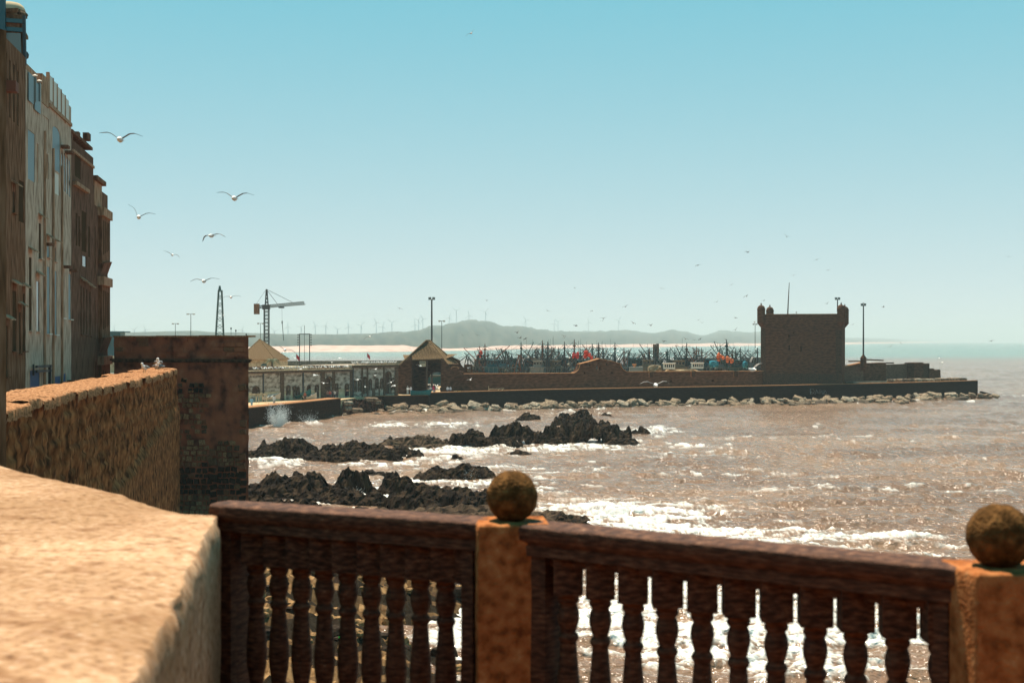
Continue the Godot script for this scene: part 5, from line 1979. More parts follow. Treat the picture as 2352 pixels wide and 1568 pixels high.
func trawler(k: int, px: float, d: float, mast_y: float, label: String) -> void:
	var r := RandomNumberGenerator.new()
	r.seed = 3000 + k * 13
	var pos := ground_at(px, d, 2.7)
	var t := thing("fishing_trawler", label, "boat", pos, "fishing trawlers crowded in the harbour")
	t.rotation.y = r.randf_range(-0.5, 0.5) + (PI if k % 2 else 0.0)
	var L := r.randf_range(13, 17)
	var hues := [Color(0.02, 0.09, 0.10), Color(0.03, 0.13, 0.14), Color(0.02, 0.05, 0.10), Color(0.14, 0.045, 0.03), Color(0.05, 0.055, 0.05), Color(0.03, 0.09, 0.06)]
	var hull := Shape.new()
	hull_shape(hull, L, 4.8, 3.2, 1.1, 0.7, hues[k % 6], Color(0.12, 0.10, 0.07))
	put("hull", hull, M.boat, t)
	var stripe := Shape.new()
	stripe.col = Color(0.5, 0.5, 0.46)
	stripe.box(Vector3(-0.3, 3.0, 2.3), Vector3(L * 0.6, 0.14, 0.1))
	stripe.box(Vector3(-0.3, 3.0, -2.3), Vector3(L * 0.6, 0.14, 0.1))
	put("rubbing_strake", stripe, M.boat, t)
	var house_x := -L * 0.16 * (1.0 if k % 3 else -0.6)
	var hc := [Color(0.30, 0.29, 0.26), Color(0.06, 0.13, 0.13), Color(0.24, 0.19, 0.13), Color(0.05, 0.14, 0.16)]
	var wh := Shape.new()
	wh.col = hc[k % 4]
	wh.box(Vector3(house_x, 3.6, 0), Vector3(3.6, 2.4, 3.0))
	wh.box(Vector3(house_x, 4.86, 0), Vector3(4.2, 0.14, 3.5))
	wh.box(Vector3(house_x, 5.7, 0), Vector3(2.4, 1.5, 2.4))
	wh.box(Vector3(house_x, 6.5, 0), Vector3(2.8, 0.12, 2.8))
	var hn := put("wheelhouse", wh, M.boat, t)
	for s in [-1.0, 1.0]:
		for q in 3:
			var w := Shape.new()
			w.box(Vector3(house_x - 0.8 + q * 0.8, 5.85, s * 1.21), Vector3(0.55, 0.6, 0.05))
			put("window", w, M.glass_dark, hn)
	var metal: Material = [M.steel_dark, M.steel_green, M.steel_dark, M.rust][k % 4]
	# masts, booms and the gallows
	var mh := hy(mast_y, d) - 2.7
	var mx := house_x + 2.2
	var mast := Shape.new()
	mast.tube([Vector3(mx, 2.4, 0), Vector3(mx, mh * 0.75, 0), Vector3(mx, mh, 0)], [0.24, 0.19, 0.08], 8)
	mast.bar(Vector3(mx, mh * 0.80, -1.3), Vector3(mx, mh * 0.80, 1.3), 0.14)
	mast.bar(Vector3(mx - 0.8, mh * 0.70, 0), Vector3(mx + 0.8, mh * 0.70, 0), 0.16)
	mast.box(Vector3(mx, mh * 0.86, 0), Vector3(0.6, 0.35, 0.6))
	mast.bar(Vector3(mx - 0.6, mh * 0.91, 0), Vector3(mx + 0.6, mh * 0.91, 0), 0.10)
	mast.box(Vector3(mx, mh * 0.62, 0), Vector3(0.5, 0.9, 0.5))
	put("mast", mast, metal, t)
	for q in 3 + r.randi() % 2:
		var b := Shape.new()
		var dirx := r.randf_range(-1.0, 1.0)
		var foot := Vector3(mx + dirx * 0.3, r.randf_range(3.2, 5.0), r.randf_range(-0.4, 0.4))
		var tip := foot + Vector3(dirx * r.randf_range(2.5, 5.5) + signf(dirx) * 1.2, mh * r.randf_range(0.32, 0.58), r.randf_range(-1.5, 1.5))
		b.tube([foot, tip], [0.15, 0.09], 6)
		b.bar(tip, Vector3(mx, mh * 0.84, 0), 0.05)
		put("boom", b, metal, t)
	var sx := -L * 0.38
	var gal := Shape.new()
	var gh := r.randf_range(5.6, 7.8)
	for s in [-1.0, 1.0]:
		gal.bar(Vector3(sx - 1.0, 2.6, s * 1.9), Vector3(sx, gh, s * 1.3), 0.2)
		gal.bar(Vector3(sx + 1.2, 2.6, s * 1.9), Vector3(sx, gh, s * 1.3), 0.16)
	gal.bar(Vector3(sx, gh, -1.5), Vector3(sx, gh, 1.5), 0.24)
	gal.bar(Vector3(sx, gh * 0.72, -1.5), Vector3(sx, gh * 0.72, 1.5), 0.14)
	put("gallows", gal, metal, t)
	var fm := Shape.new()
	var fh := mh * r.randf_range(0.45, 0.7)
	fm.tube([Vector3(L * 0.34, 3.0, 0), Vector3(L * 0.34, fh, 0)], [0.13, 0.07], 6)
	fm.bar(Vector3(L * 0.34, fh * 0.8, -0.9), Vector3(L * 0.34, fh * 0.8, 0.9), 0.1)
	put("foremast", fm, metal, t)
	var rig := Shape.new()
	for q in [[mx, mh * 0.97, L * 0.52, 4.2], [mx, mh * 0.95, -L * 0.46, 4.0], [mx, mh * 0.8, L * 0.34, fh], [mx, mh * 0.85, sx, gh], [L * 0.34, fh, L * 0.54, 4.2], [mx, mh * 0.72, house_x, 6.4]]:
		rig.bar(Vector3(q[0], q[1], 0), Vector3(q[2], q[3], r.randf_range(-0.3, 0.3)), 0.055)
	for s in [-1.0, 1.0]:
		for q in 3:
			rig.bar(Vector3(mx, mh * 0.8, 0), Vector3(mx - 1.6 + q * 1.4, 3.3, s * 2.2), 0.05)
	put("rigging", rig, M.steel_dark, t)
	var ant := Shape.new()
	for q in 3:
		var ax := house_x + r.randf_range(-1.2, 1.2)
		ant.bar(Vector3(ax, 6.4, r.randf_range(-1, 1)), Vector3(ax + r.randf_range(-0.1, 0.1), r.randf_range(8.0, mh + 1.2), 0), 0.045)
	put("antennas", ant, M.steel_grey, t)
	var gear := Shape.new()
	for q in 9:
		gear.col = [Color(0.06, 0.10, 0.10), Color(0.14, 0.08, 0.05), Color(0.10, 0.10, 0.09), Color(0.30, 0.27, 0.2), Color(0.04, 0.13, 0.16)][r.randi() % 5]
		gear.box(Vector3(r.randf_range(-L * 0.42, L * 0.42), r.randf_range(3.0, 4.6), r.randf_range(-1.7, 1.7)), Vector3(r.randf_range(0.3, 1.6), r.randf_range(0.3, 1.3), r.randf_range(0.3, 1.2)), Basis.from_euler(Vector3(r.randf() * 0.5, r.randf() * 3.0, r.randf() * 0.5)))
	put("deck_gear", gear, M.boat, t)
	var rail := Shape.new()
	for s in [-1.0, 1.0]:
		rail.bar(Vector3(-L * 0.36, 4.6, s * 1.9), Vector3(L * 0.3, 4.7, s * 1.9), 0.06)
		for q in 9:
			var x := lerpf(-L * 0.36, L * 0.3, q / 8.0)
			rail.bar(Vector3(x, 3.2, s * 2.0), Vector3(x, 4.65, s * 1.9), 0.06)
	put("railing", rail, M.steel_grey, t)


func build_boats() -> void:
	var list := [[1003, 340, 822], [1098, 376, 812], [1122, 356, 805], [1145, 350, 789], [1170, 362, 806], [1193, 352, 785], [1218, 366, 802], [1242, 350, 781], [1259, 340, 784], [1279, 352, 788], [1296, 342, 784], [1319, 350, 779], [1343, 362, 791], [1358, 372, 789], [1386, 356, 800], [1400, 380, 786], [1415, 352, 786], [1444, 366, 803], [1474, 350, 790], [1492, 372, 799], [1536, 362, 800], [1562, 350, 802], [1579, 344, 787], [1612, 368, 798], [1640, 350, 779], [1668, 346, 788], [1690, 362, 800], [1714, 352, 804], [1742, 366, 797], [1160, 392, 800], [1208, 398, 797], [1230, 402, 800], [1268, 396, 796], [1308, 400, 797], [1332, 396, 800], [1430, 400, 798], [1460, 404, 800], [1550, 398, 800], [1596, 402, 800], [1626, 396, 795], [1654, 400, 800], [1702, 398, 797], [1728, 404, 799]]
	var looks := ["dark teal hulled", "green hulled", "navy hulled", "rust red hulled", "grey hulled", "deep green hulled"]
	for k in list.size():
		trawler(k, list[k][0], list[k][1] + 14.0, list[k][2], ("%s trawler with tangled rigging, %s from the gate" % [looks[k % 6], nth(k + 1)]) if k < 29 else ("%s trawler in the rear rank, %s from the gate" % [looks[k % 6], nth(k - 28)]))
	# bundles of floats hung in the rigging
	var fl := [[1351, 813, 352, 0.5, Color(0.50, 0.05, 0.035), "bundle of bright red floats right above the scrolled gable"], [1322, 816, 352, 0.38, Color(0.42, 0.05, 0.05), "dark red floats hanging left of the scrolled gable"], [1655, 818, 352, 0.42, Color(0.62, 0.14, 0.05), "tall bundle of orange floats near the fort tower"], [1676, 826, 352, 0.42, Color(0.62, 0.17, 0.07), "wide bundle of orange floats beside the fort tower"], [1101, 812, 338, 0.3, Color(0.45, 0.06, 0.04), "small red floats on the slipway gantry by the gate"], [1458, 841, 340, 0.24, Color(0.6, 0.22, 0.08), "little orange float pile on the grey container"]]
	for q in fl:
		var t := thing("float_bundle", q[5], "floats", at(q[0], q[1], q[2]), "net floats among the trawlers")
		var r := RandomNumberGenerator.new()
		r.seed = int(q[0])
		for k in 9:
			var s := Shape.new()
			s.col = q[4] * r.randf_range(0.7, 1.15)
			sphere(s, Vector3(r.randf_range(-1, 1), r.randf_range(-1.2, 1.0), r.randf_range(-0.6, 0.6)) * q[3] * 1.9, Vector3.ONE * q[3] * r.randf_range(0.7, 1.1))
			put("float", s, M.cloth, t)
	for q in [[1640, 832, 26, 348, "bright blue net draped below the orange floats"], [1712, 833, 14, 350, "small blue net pile next to the fort tower"]]:
		var nt := put("net_pile", boulder(int(q[0]), Color(0.05, 0.28, 0.36)), M.armour)
		nt.transform = Transform3D(Basis().scaled(Vector3(q[2] * 0.05, 0.9, 0.9)), at(q[0], q[1] + 4, q[3]))
		tag(nt, q[4], "net")
	var gc := thing("grey_container", "plain grey container behind the fort wall beside the gable", "container", at(1461, 848.5, 340))
	var gs := Shape.new()
	gs.box(Vector3.ZERO, Vector3(3.1, 1.1, 2.4))
	gs.box(Vector3(0, 0.58, 0), Vector3(3.2, 0.08, 2.5))
	put("body", gs, M.steel_grey, gc)
	for q in [[1537, 841, "white wheelhouse cabin left of the sand heap behind the wall"], [1602, 840, "white wheelhouse cabin right above the sand heap behind the wall"]]:
		var c := thing("boat_cabin", q[2], "cabin", at(q[0], q[1], 343))
		var s := Shape.new()
		s.box(Vector3.ZERO, Vector3(2.7, 1.3, 2.0))
		s.box(Vector3(0, 0.72, 0), Vector3(3.1, 0.14, 2.4))
		put("cabin", s, M.white_paint, c)
		for k in 5:
			var w := Shape.new()
			w.box(Vector3(-1.0 + k * 0.5, 0.1, 1.005), Vector3(0.32, 0.7, 0.03))
			put("window", w, M.glass_dark, c)
	var hp := [[1565, 852, 46, 7, Color(0.42, 0.31, 0.19), "long low sand heap behind the embrasures"], [1504, 846, 19, 11, Color(0.30, 0.23, 0.15), "brown heap of nets beside the grey container"]]
	for q in hp:
		var o := put("heap", boulder(int(q[0]), q[4], 18, 9), M.armour)
		o.transform = Transform3D(Basis().scaled(Vector3(q[2] * 330.0 / F * 0.95, q[3] * 330.0 / F, 2.0)), at(q[0], q[1] + 2, 345))
		tag(o, q[5], "heap")
	for q in [[1503, 0, "left of two tall brown silo columns behind the boats"], [1511, -1.5, "right of two tall brown silo columns behind the boats"]]:
		var c := thing("silo_column", q[2], "silo", ground_at(q[0], 420, 0))
		var s := Shape.new()
		s.lathe([Vector2(0.4, 0), Vector2(0.4, hy(790.5 + q[1], 420)), Vector2(0.0, hy(790.5 + q[1], 420))], Vector3.ZERO, 12)
		put("shaft", s, M.plaster_brown, c)
	# slipway gantry legs beside the gate
	var sg := thing("slipway_gantry", "leaning dark steel gantry on the slipway right of the gate", "gantry", Vector3.ZERO)
	var ss := Shape.new()
	for q in [[1087, 856, 1098, 816], [1092, 856, 1100, 816], [1112, 832, 1104, 815], [1118, 834, 1110, 815], [1098, 816, 1112, 817], [1100, 856, 1112, 829], [1112, 829, 1140, 829], [1140, 829, 1150, 856], [1150, 800, 1168, 850], [1163, 806, 1172, 850]]:
		ss.bar(at(q[0], q[1], 334), at(q[2], q[3], 334), 0.3)
	put("frame", ss, M.steel_dark, sg)
	# rowing boats on the quay
	var rows := [[690, 914, 268, 5.2, -0.55, 0.22, Color(0.05, 0.20, 0.20), "teal rowing boat tilted on the quay by the warehouse"], [714, 917, 266, 2.6, -0.4, 0.15, Color(0.6, 0.58, 0.52), "small white dinghy leaning against the tilted teal boat"], [625, 918, 256, 3.2, -0.3, 0.12, Color(0.55, 0.54, 0.5), "white dinghy on the quay beside the steel shed frame"], [965, 907.5, 288.5, 3.9, 0.05, 0.02, Color(0.02, 0.21, 0.23), "turquoise rowing boat lying behind the landing wall"]]
	for q in rows:
		var b := thing("rowing_boat", q[7], "boat", at(q[0], q[1], q[2]), "rowing boats on the quay")
		b.rotation = Vector3(0.35 if q[4] < 0 else 0.0, q[4], q[5])
		var s := Shape.new()
		hull_shape(s, q[3], 1.7, 0.8, 0.35, 0.0, q[6], Color(0.5, 0.48, 0.42) if q[4] < 0 else Color(0.03, 0.24, 0.26))
		put("hull", s, M.boat, b)
		for k in 3:
			var th := Shape.new()
			th.col = Color(0.55, 0.53, 0.47)
			th.box(Vector3((k - 1) * q[3] * 0.24, 0.6, 0), Vector3(0.22, 0.06, 1.3))
			put("thwart", th, M.boat, b)
	var sf := thing("shed_frame", "pale steel shed frame on the quay beside the bastion", "frame", Vector3.ZERO)
	var fs := Shape.new()
	for q in [[572, 905, 612, 904.5], [588, 905, 588, 925], [594, 905, 594, 925], [612, 904.5, 612, 922], [572, 908, 612, 907.5], [602, 905, 602, 922]]:
		fs.bar(at(q[0], q[1], 248), at(q[2], q[3], 248), 0.16)
	put("frame", fs, M.cream_plaster, sf)


func build_masts() -> void:
	# lamp masts: column, row of head, row of foot, distance, head half-width px, thickness m, head style
	var lamps := [[402, 743, 800, 420, 7.5, 0.16, 0, "short twin-headed lamp mast left above the bastion"], [437.5, 721, 800, 420, 9, 0.2, 0, "taller three-headed lamp mast above the bastion"], [597.6, 742.5, 800, 420, 7, 0.15, 0, "lamp mast beside the crane above the pavilion"], [991.5, 688, 800, 316, 8, 0.4, 1, "thick dark floodlight mast behind the gate roof"], [1014.5, 737, 820, 330, 7, 0.15, 0, "slim lamp mast right of the gate roof"], [1735, 744, 830, 345, 5, 0.15, 0, "slim lamp mast just left of the fort tower"], [1984, 702, 820, 347.5, 6, 0.34, 1, "thick floodlight mast on the outwork right of the tower"], [1924.5, 688, 716, 350, 6, 0.28, 1, "short floodlight mast behind the tower's right turret"], [530, 752, 800, 430, 0.5, 0.13, 2, "thin aerial pole above the bastion top"], [541, 757, 800, 430, 1, 0.12, 2, "thin pole with dark lamp above the bastion top"], [565, 766, 800, 430, 1.2, 0.16, 2, "stubby signal pole at the right of the bastion"]]
	for q in lamps:
		var d: float = q[3]
		var foot := ground_at(q[0], d, 3.0)
		if q[0] > 1900:
			foot.y = hy(q[2], d)
		var t := thing("lamp_mast", q[7], "lamp", foot)
		var h: float = hy(q[1], d) - foot.y
		var s := Shape.new()
		s.tube([Vector3.ZERO, Vector3(0, h, 0)], [q[5] * 0.5 * 1.25, q[5] * 0.42], 8)
		put("pole", s, M.steel_dark, t)
		var w: float = q[4] * d / F
		if q[6] < 2:
			var arm := Shape.new()
			arm.bar(Vector3(-w, h, 0), Vector3(w, h, 0), 0.1)
			put("arm", arm, M.steel_dark, t)
			for k in [-1.0, 1.0]:
				var hd := Shape.new()
				if q[6] == 1:
					hd.box(Vector3(k * w * 0.55, h + 0.28, 0), Vector3(w * 0.8, 0.55, 0.5), Basis(Vector3.FORWARD, k * 0.12))
				else:
					sphere(hd, Vector3(k * w * 0.75, h - 0.02, 0), Vector3(w * 0.42, 0.2, 0.4))
				put("lamp_head", hd, M.steel_grey, t)
		else:
			var hd := Shape.new()
			hd.box(Vector3(0, h - 0.3, 0), Vector3(0.35, 0.6, 0.35))
			put("signal", hd, M.steel_dark, t)
	# tower crane
	var D := 420.0
	var c := thing("tower_crane", "tower crane with long jib and brown counterweight over the pavilion", "crane", Vector3.ZERO)
	var mast := Shape.new()
	lattice(mast, at(605.5, 800, D), at(605.5, 707, D), at(616, 800, D), at(616, 707, D), 22, 0.2, 0.11, 1.4)
	put("mast", mast, M.steel_dark, c)
	var head := Shape.new()
	lattice(head, at(608, 703, D), at(610.5, 664, D), at(615, 703, D), at(612, 664, D), 9, 0.2, 0.11, 0.8)
	put("apex_tower", head, M.steel_dark, c)
	var cabn := Shape.new()
	cabn.box(at(611, 705, D), Vector3(2.1, 1.4, 1.8))
	put("slewing_cab", cabn, M.steel_dark, c)
	var jib := Shape.new()
	lattice(jib, at(617, 706, D), at(700, 699, D), at(617, 700, D), at(697, 692.5, D), 40, 0.16, 0.09, 0.9)
	put("jib", jib, M.steel_grey, c)
	var cj := Shape.new()
	lattice(cj, at(608, 707, D), at(583, 707, D), at(608, 701, D), at(583, 702, D), 8, 0.2, 0.1, 1.0)
	put("counter_jib", cj, M.steel_dark, c)
	var cw := Shape.new()
	cw.box(at(589, 709.5, D), Vector3(1.5, 3.1, 1.4))
	put("counterweight", cw, M.plaster_brown, c)
	var ties := Shape.new()
	for q in [[636, 697], [671, 694]]:
		ties.bar(at(611, 664, D), at(q[0], q[1], D), 0.11)
	ties.bar(at(611, 664, D), at(586, 701, D), 0.06)
	put("tie_bars", ties, M.steel_dark, c)
	var hook := Shape.new()
	hook.bar(at(647, 705, D), at(647.5, 738, D), 0.05)
	hook.bar(at(647.5, 738, D), at(651, 782, D), 0.16)
	hook.box(at(647.5, 740, D), Vector3(0.3, 0.8, 0.3))
	hook.box(at(646, 706, D), Vector3(1.6, 0.4, 0.9))
	put("hook_line", hook, M.steel_dark, c)
	var lm := thing("lattice_mast", "tapering dark green lattice mast above the bastion", "mast", Vector3.ZERO)
	var ls := Shape.new()
	lattice(ls, at(492, 800, 400), at(500.5, 666, 400), at(513, 800, 400), at(507.5, 666, 400), 16, 0.22, 0.09, 1.3)
	put("lattice", ls, M.steel_green, lm)
	var lh := Shape.new()
	lh.hexa([at(500, 668, 401), at(508, 668, 401), at(502, 656, 400.6), at(506, 656, 400.6), at(500, 668, 399), at(508, 668, 399), at(502, 656, 399.4), at(506, 656, 399.4)])
	put("head", lh, M.steel_green, lm)
	# insulator gantry
	var g := thing("insulator_gantry", "dark steel portal frame hung with insulators behind the warehouse", "gantry", Vector3.ZERO)
	var gs := Shape.new()
	for q in [[687.6, 767, 687.6, 850], [710.7, 767, 710.7, 850], [686.5, 767, 712, 767]]:
		gs.bar(at(q[0], q[1], 345), at(q[2], q[3], 345), 0.2)
	gs.bar(at(698.8, 747, 345), at(698.8, 850, 345), 0.09)
	gs.bar(at(687.6, 832, 345), at(710.7, 832, 345), 0.1)
	put("frame", gs, M.steel_dark, g)
	for k in 5:
		for x in [684.0, 714.0]:
			var s := Shape.new()
			var p := at(x, 770 + k * 6.0, 345)
			s.lathe([Vector2(0.04, 0.0), Vector2(0.16, 0.05), Vector2(0.13, 0.15), Vector2(0.16, 0.2), Vector2(0.08, 0.34), Vector2(0.0, 0.36)], p, 8)
			put("insulator", s, M.steel_dark, g)
	# flags
	for q in [[680, 815, 268, "small red flag on a staff above the terrace"], [843, 813, 287, "red flag on a staff above the taller warehouse wing"]]:
		var t := thing("red_flag", q[3], "flag", ground_at(q[0], q[2] + 4, 8.0))
		var s := Shape.new()
		var h := hy(q[1] - 4, q[2] + 4) - 8.0
		s.tube([Vector3.ZERO, Vector3(0, h, 0)], [0.05, 0.035], 6)
		put("staff", s, M.steel_grey, t)
		var f := Shape.new()
		f.grid(6, 5, func(i, j): return Vector3(0.04 + i * 0.11, h - 0.15 - j * 0.2 - i * 0.12, 0.06 * sin(i * 1.7 + j)), null, false)
		put("cloth", f, M.red_flag, t)
	# palm in front of the pavilion
	var pt := thing("palm_tree", "small dark palm in front of the cream pavilion", "palm", at(624, 842, 289))
	var tr := Shape.new()
	tr.tube([Vector3(0, -1.5, 0), Vector3(0.05, 0.6, 0), Vector3(0.0, 1.5, 0)], [0.22, 0.18, 0.15], 8)
	put("trunk", tr, M.wood_dark, pt)
	var r := RandomNumberGenerator.new()
	r.seed = 17
	for k in 20:
		var fr := Shape.new()
		var an := TAU * k / 20.0 + r.randf_range(-0.15, 0.15)
		var dir := Vector3(cos(an), 0, sin(an))
		var lift := r.randf_range(0.1, 1.1)
		var prev := Vector3(0, 1.45, 0)
		var side := dir.cross(Vector3.UP)
		for m in range(1, 8):
			var u := m / 7.0
			var p := Vector3(0, 1.45, 0) + dir * 1.7 * u + Vector3.UP * (lift * u * 1.2 - 1.5 * u * u)
			fr.bar(prev, p, 0.03)
			for sd in [-1.0, 1.0]:
				fr.tri(prev, p, p + side * sd * 0.42 * sin(PI * minf(0.95, u + 0.1)) - Vector3.UP * 0.22 + dir * 0.12)
			prev = p
		put("frond", fr, M.palm_leaf, pt)
	# wind turbines on the ridge
	var tx := [[262, 757], [308, 757], [333, 756], [556, 757], [630, 760], [661, 750], [691, 751], [724, 747], [748, 748], [775, 756], [800, 750], [829, 747], [864, 740], [879, 749], [900, 740], [953, 745], [961, 734], [971, 732], [1032, 729], [1048, 713], [1077, 724], [1115, 716], [1208, 735], [1273, 742], [1282, 738], [1352, 740], [1421, 735]]
	for k in tx.size():
		var px: float = tx[k][0]
		var ycr := hill_row(px)
		var d := hill_far(px)
		turbine(px, ycr + 1.5, tx[k][1], d, k)


var hill_rows := []
var hill_reach := []

func hill_row(x: float) -> float:
	return curve_at(hill_rows, x)

func hill_far(x: float) -> float:
	return curve_at(hill_reach, x)


func turbine(px: float, yb: float, yh: float, d: float, k: int) -> void:
	var t := thing("wind_turbine", "pale hazy wind turbine on the ridge, %s from the left" % nth(k + 1), "turbine", at(px, yb, d), "wind turbines on the far ridge")
	var h := (yb - yh) * d / F
	var w := d / F
	var s := Shape.new()
	s.tube([Vector3.ZERO, Vector3(0, h, 0)], [1.0 * w, 0.65 * w], 6)
	put("tower", s, M.turbine_white, t)
	var nc := Shape.new()
	nc.box(Vector3(0, h, 0), Vector3(1.0 * w, 1.0 * w, 2.6 * w))
	put("nacelle", nc, M.turbine_white, t)
	var a0 := k * 0.83
	for q in 3:
		var a := a0 + TAU * q / 3.0
		var b := Shape.new()
		var dir := Vector3(sin(a), cos(a), 0)
		b.tube([Vector3(0, h, 1.5 * w), Vector3(0, h, 1.5 * w) + dir * 3.0 * w, Vector3(0, h, 1.5 * w) + dir * 11.5 * w], [0.45 * w, 0.75 * w, 0.25 * w], 5)
		put("blade", b, M.turbine_white, t)


# four chords and zigzag bracing between two edges a0-a1 and b0-b1, thick metres deep
func lattice(s: Shape, a0: Vector3, a1: Vector3, b0: Vector3, b1: Vector3, n: int, chord: float, brace: float, thick: float) -> void:
	var z := Vector3(0, 0, -thick)
	for p in [[a0, a1], [b0, b1], [a0 + z, a1 + z], [b0 + z, b1 + z]]:
		s.bar(p[0], p[1], chord)
	for k in n:
		var f := float(k) / n
		var g := float(k + 1) / n
		var A := a0.lerp(a1, f)
		var B := b0.lerp(b1, f)
		var A2 := a0.lerp(a1, g)
		var B2 := b0.lerp(b1, g)
		if k % 2:
			s.bar(A, B2, brace)
			s.bar(B + z, A2 + z, brace)
		else:
			s.bar(B, A2, brace)
			s.bar(A + z, B2 + z, brace)
		if k % 2 == 0:
			s.bar(A, B, brace)
			s.bar(A, A + z, brace)
			s.bar(B, B + z, brace)


# one continuous body: tapered bones joined by a smooth minimum and meshed as surface nets
# bones: [a, b, ra, rb]; dress: [lowest y, colour] from the top down
func figure(bones: Array, dress: Array, cell := 0.05) -> Shape:
	var lo := Vector3(9, 9, 9)
	var hi := Vector3(-9, -9, -9)
	for b in bones:
		for k in 2:
			var rr := Vector3.ONE * (maxf(b[2], b[3]) + 0.1)
			lo = lo.min(b[k] - rr)
			hi = hi.max(b[k] + rr)
	var nx := int((hi.x - lo.x) / cell) + 2
	var ny := int((hi.y - lo.y) / cell) + 2
	var nz := int((hi.z - lo.z) / cell) + 2
	var f := PackedFloat32Array()
	f.resize(nx * ny * nz)
	for z in nz:
		for y in ny:
			for x in nx:
				var p := lo + Vector3(x, y, z) * cell
				var dm := 9.0
				for b in bones:
					var ab: Vector3 = b[1] - b[0]
					var t := clampf((p - b[0]).dot(ab) / maxf(ab.length_squared(), 1e-6), 0, 1)
					var d: float = p.distance_to(b[0] + ab * t) - lerpf(b[2], b[3], t)
					var h := clampf(0.5 + 0.5 * (dm - d) / 0.05, 0, 1)
					dm = lerpf(dm, d, h) - 0.05 * h * (1.0 - h)
				f[(z * ny + y) * nx + x] = dm
	var s := Shape.new()
	var ids := {}
	var off := [0, 1, nx, nx + 1, nx * ny, nx * ny + 1, nx * ny + nx, nx * ny + nx + 1]
	for z in nz - 1:
		for y in ny - 1:
			for x in nx - 1:
				var q := (z * ny + y) * nx + x
				var inside := 0
				for o in off:
					if f[q + o] < 0:
						inside += 1
				if inside == 0 or inside == 8:
					continue
				var sum := Vector3.ZERO
				var cnt := 0
				for e in [[0, 1], [2, 3], [4, 5], [6, 7], [0, 2], [1, 3], [4, 6], [5, 7], [0, 4], [1, 5], [2, 6], [3, 7]]:
					var va := f[q + off[e[0]]]
					var vb := f[q + off[e[1]]]
					if (va < 0) != (vb < 0):
						var t := va / (va - vb)
						var pa := Vector3(e[0] & 1, (e[0] >> 1) & 1, e[0] >> 2)
						var pb := Vector3(e[1] & 1, (e[1] >> 1) & 1, e[1] >> 2)
						sum += pa.lerp(pb, t)
						cnt += 1
				var p := lo + (Vector3(x, y, z) + sum / cnt) * cell
				var g := Vector3(f[q + 1] - f[q], f[q + nx] - f[q], f[q + nx * ny] - f[q]).normalized()
				ids[q] = s.v.size()
				s.v.append(p)
				s.n.append(g)
				var colr: Color = dress[-1][1]
				for dr in dress:
					if p.y >= dr[0]:
						colr = dr[1]
						break
				s.c.append(colr)
	var sx := [1, nx, nx * ny]
	for z in range(1, nz - 1):
		for y in range(1, ny - 1):
			for x in range(1, nx - 1):
				var q := (z * ny + y) * nx + x
				for ax in 3:
					if (f[q] < 0) == (f[q + sx[ax]] < 0):
						continue
					var u: int = sx[(ax + 1) % 3]
					var w: int = sx[(ax + 2) % 3]
					var a: int = ids.get(q, -1)
					var b: int = ids.get(q - u, -1)
					var c: int = ids.get(q - u - w, -1)
					var d: int = ids.get(q - w, -1)
					if a < 0 or b < 0 or c < 0 or d < 0:
						continue
					if f[q] < 0:
						s.ix.append_array([a, c, b, a, d, c])
					else:
						s.ix.append_array([a, b, c, a, c, d])
	return s


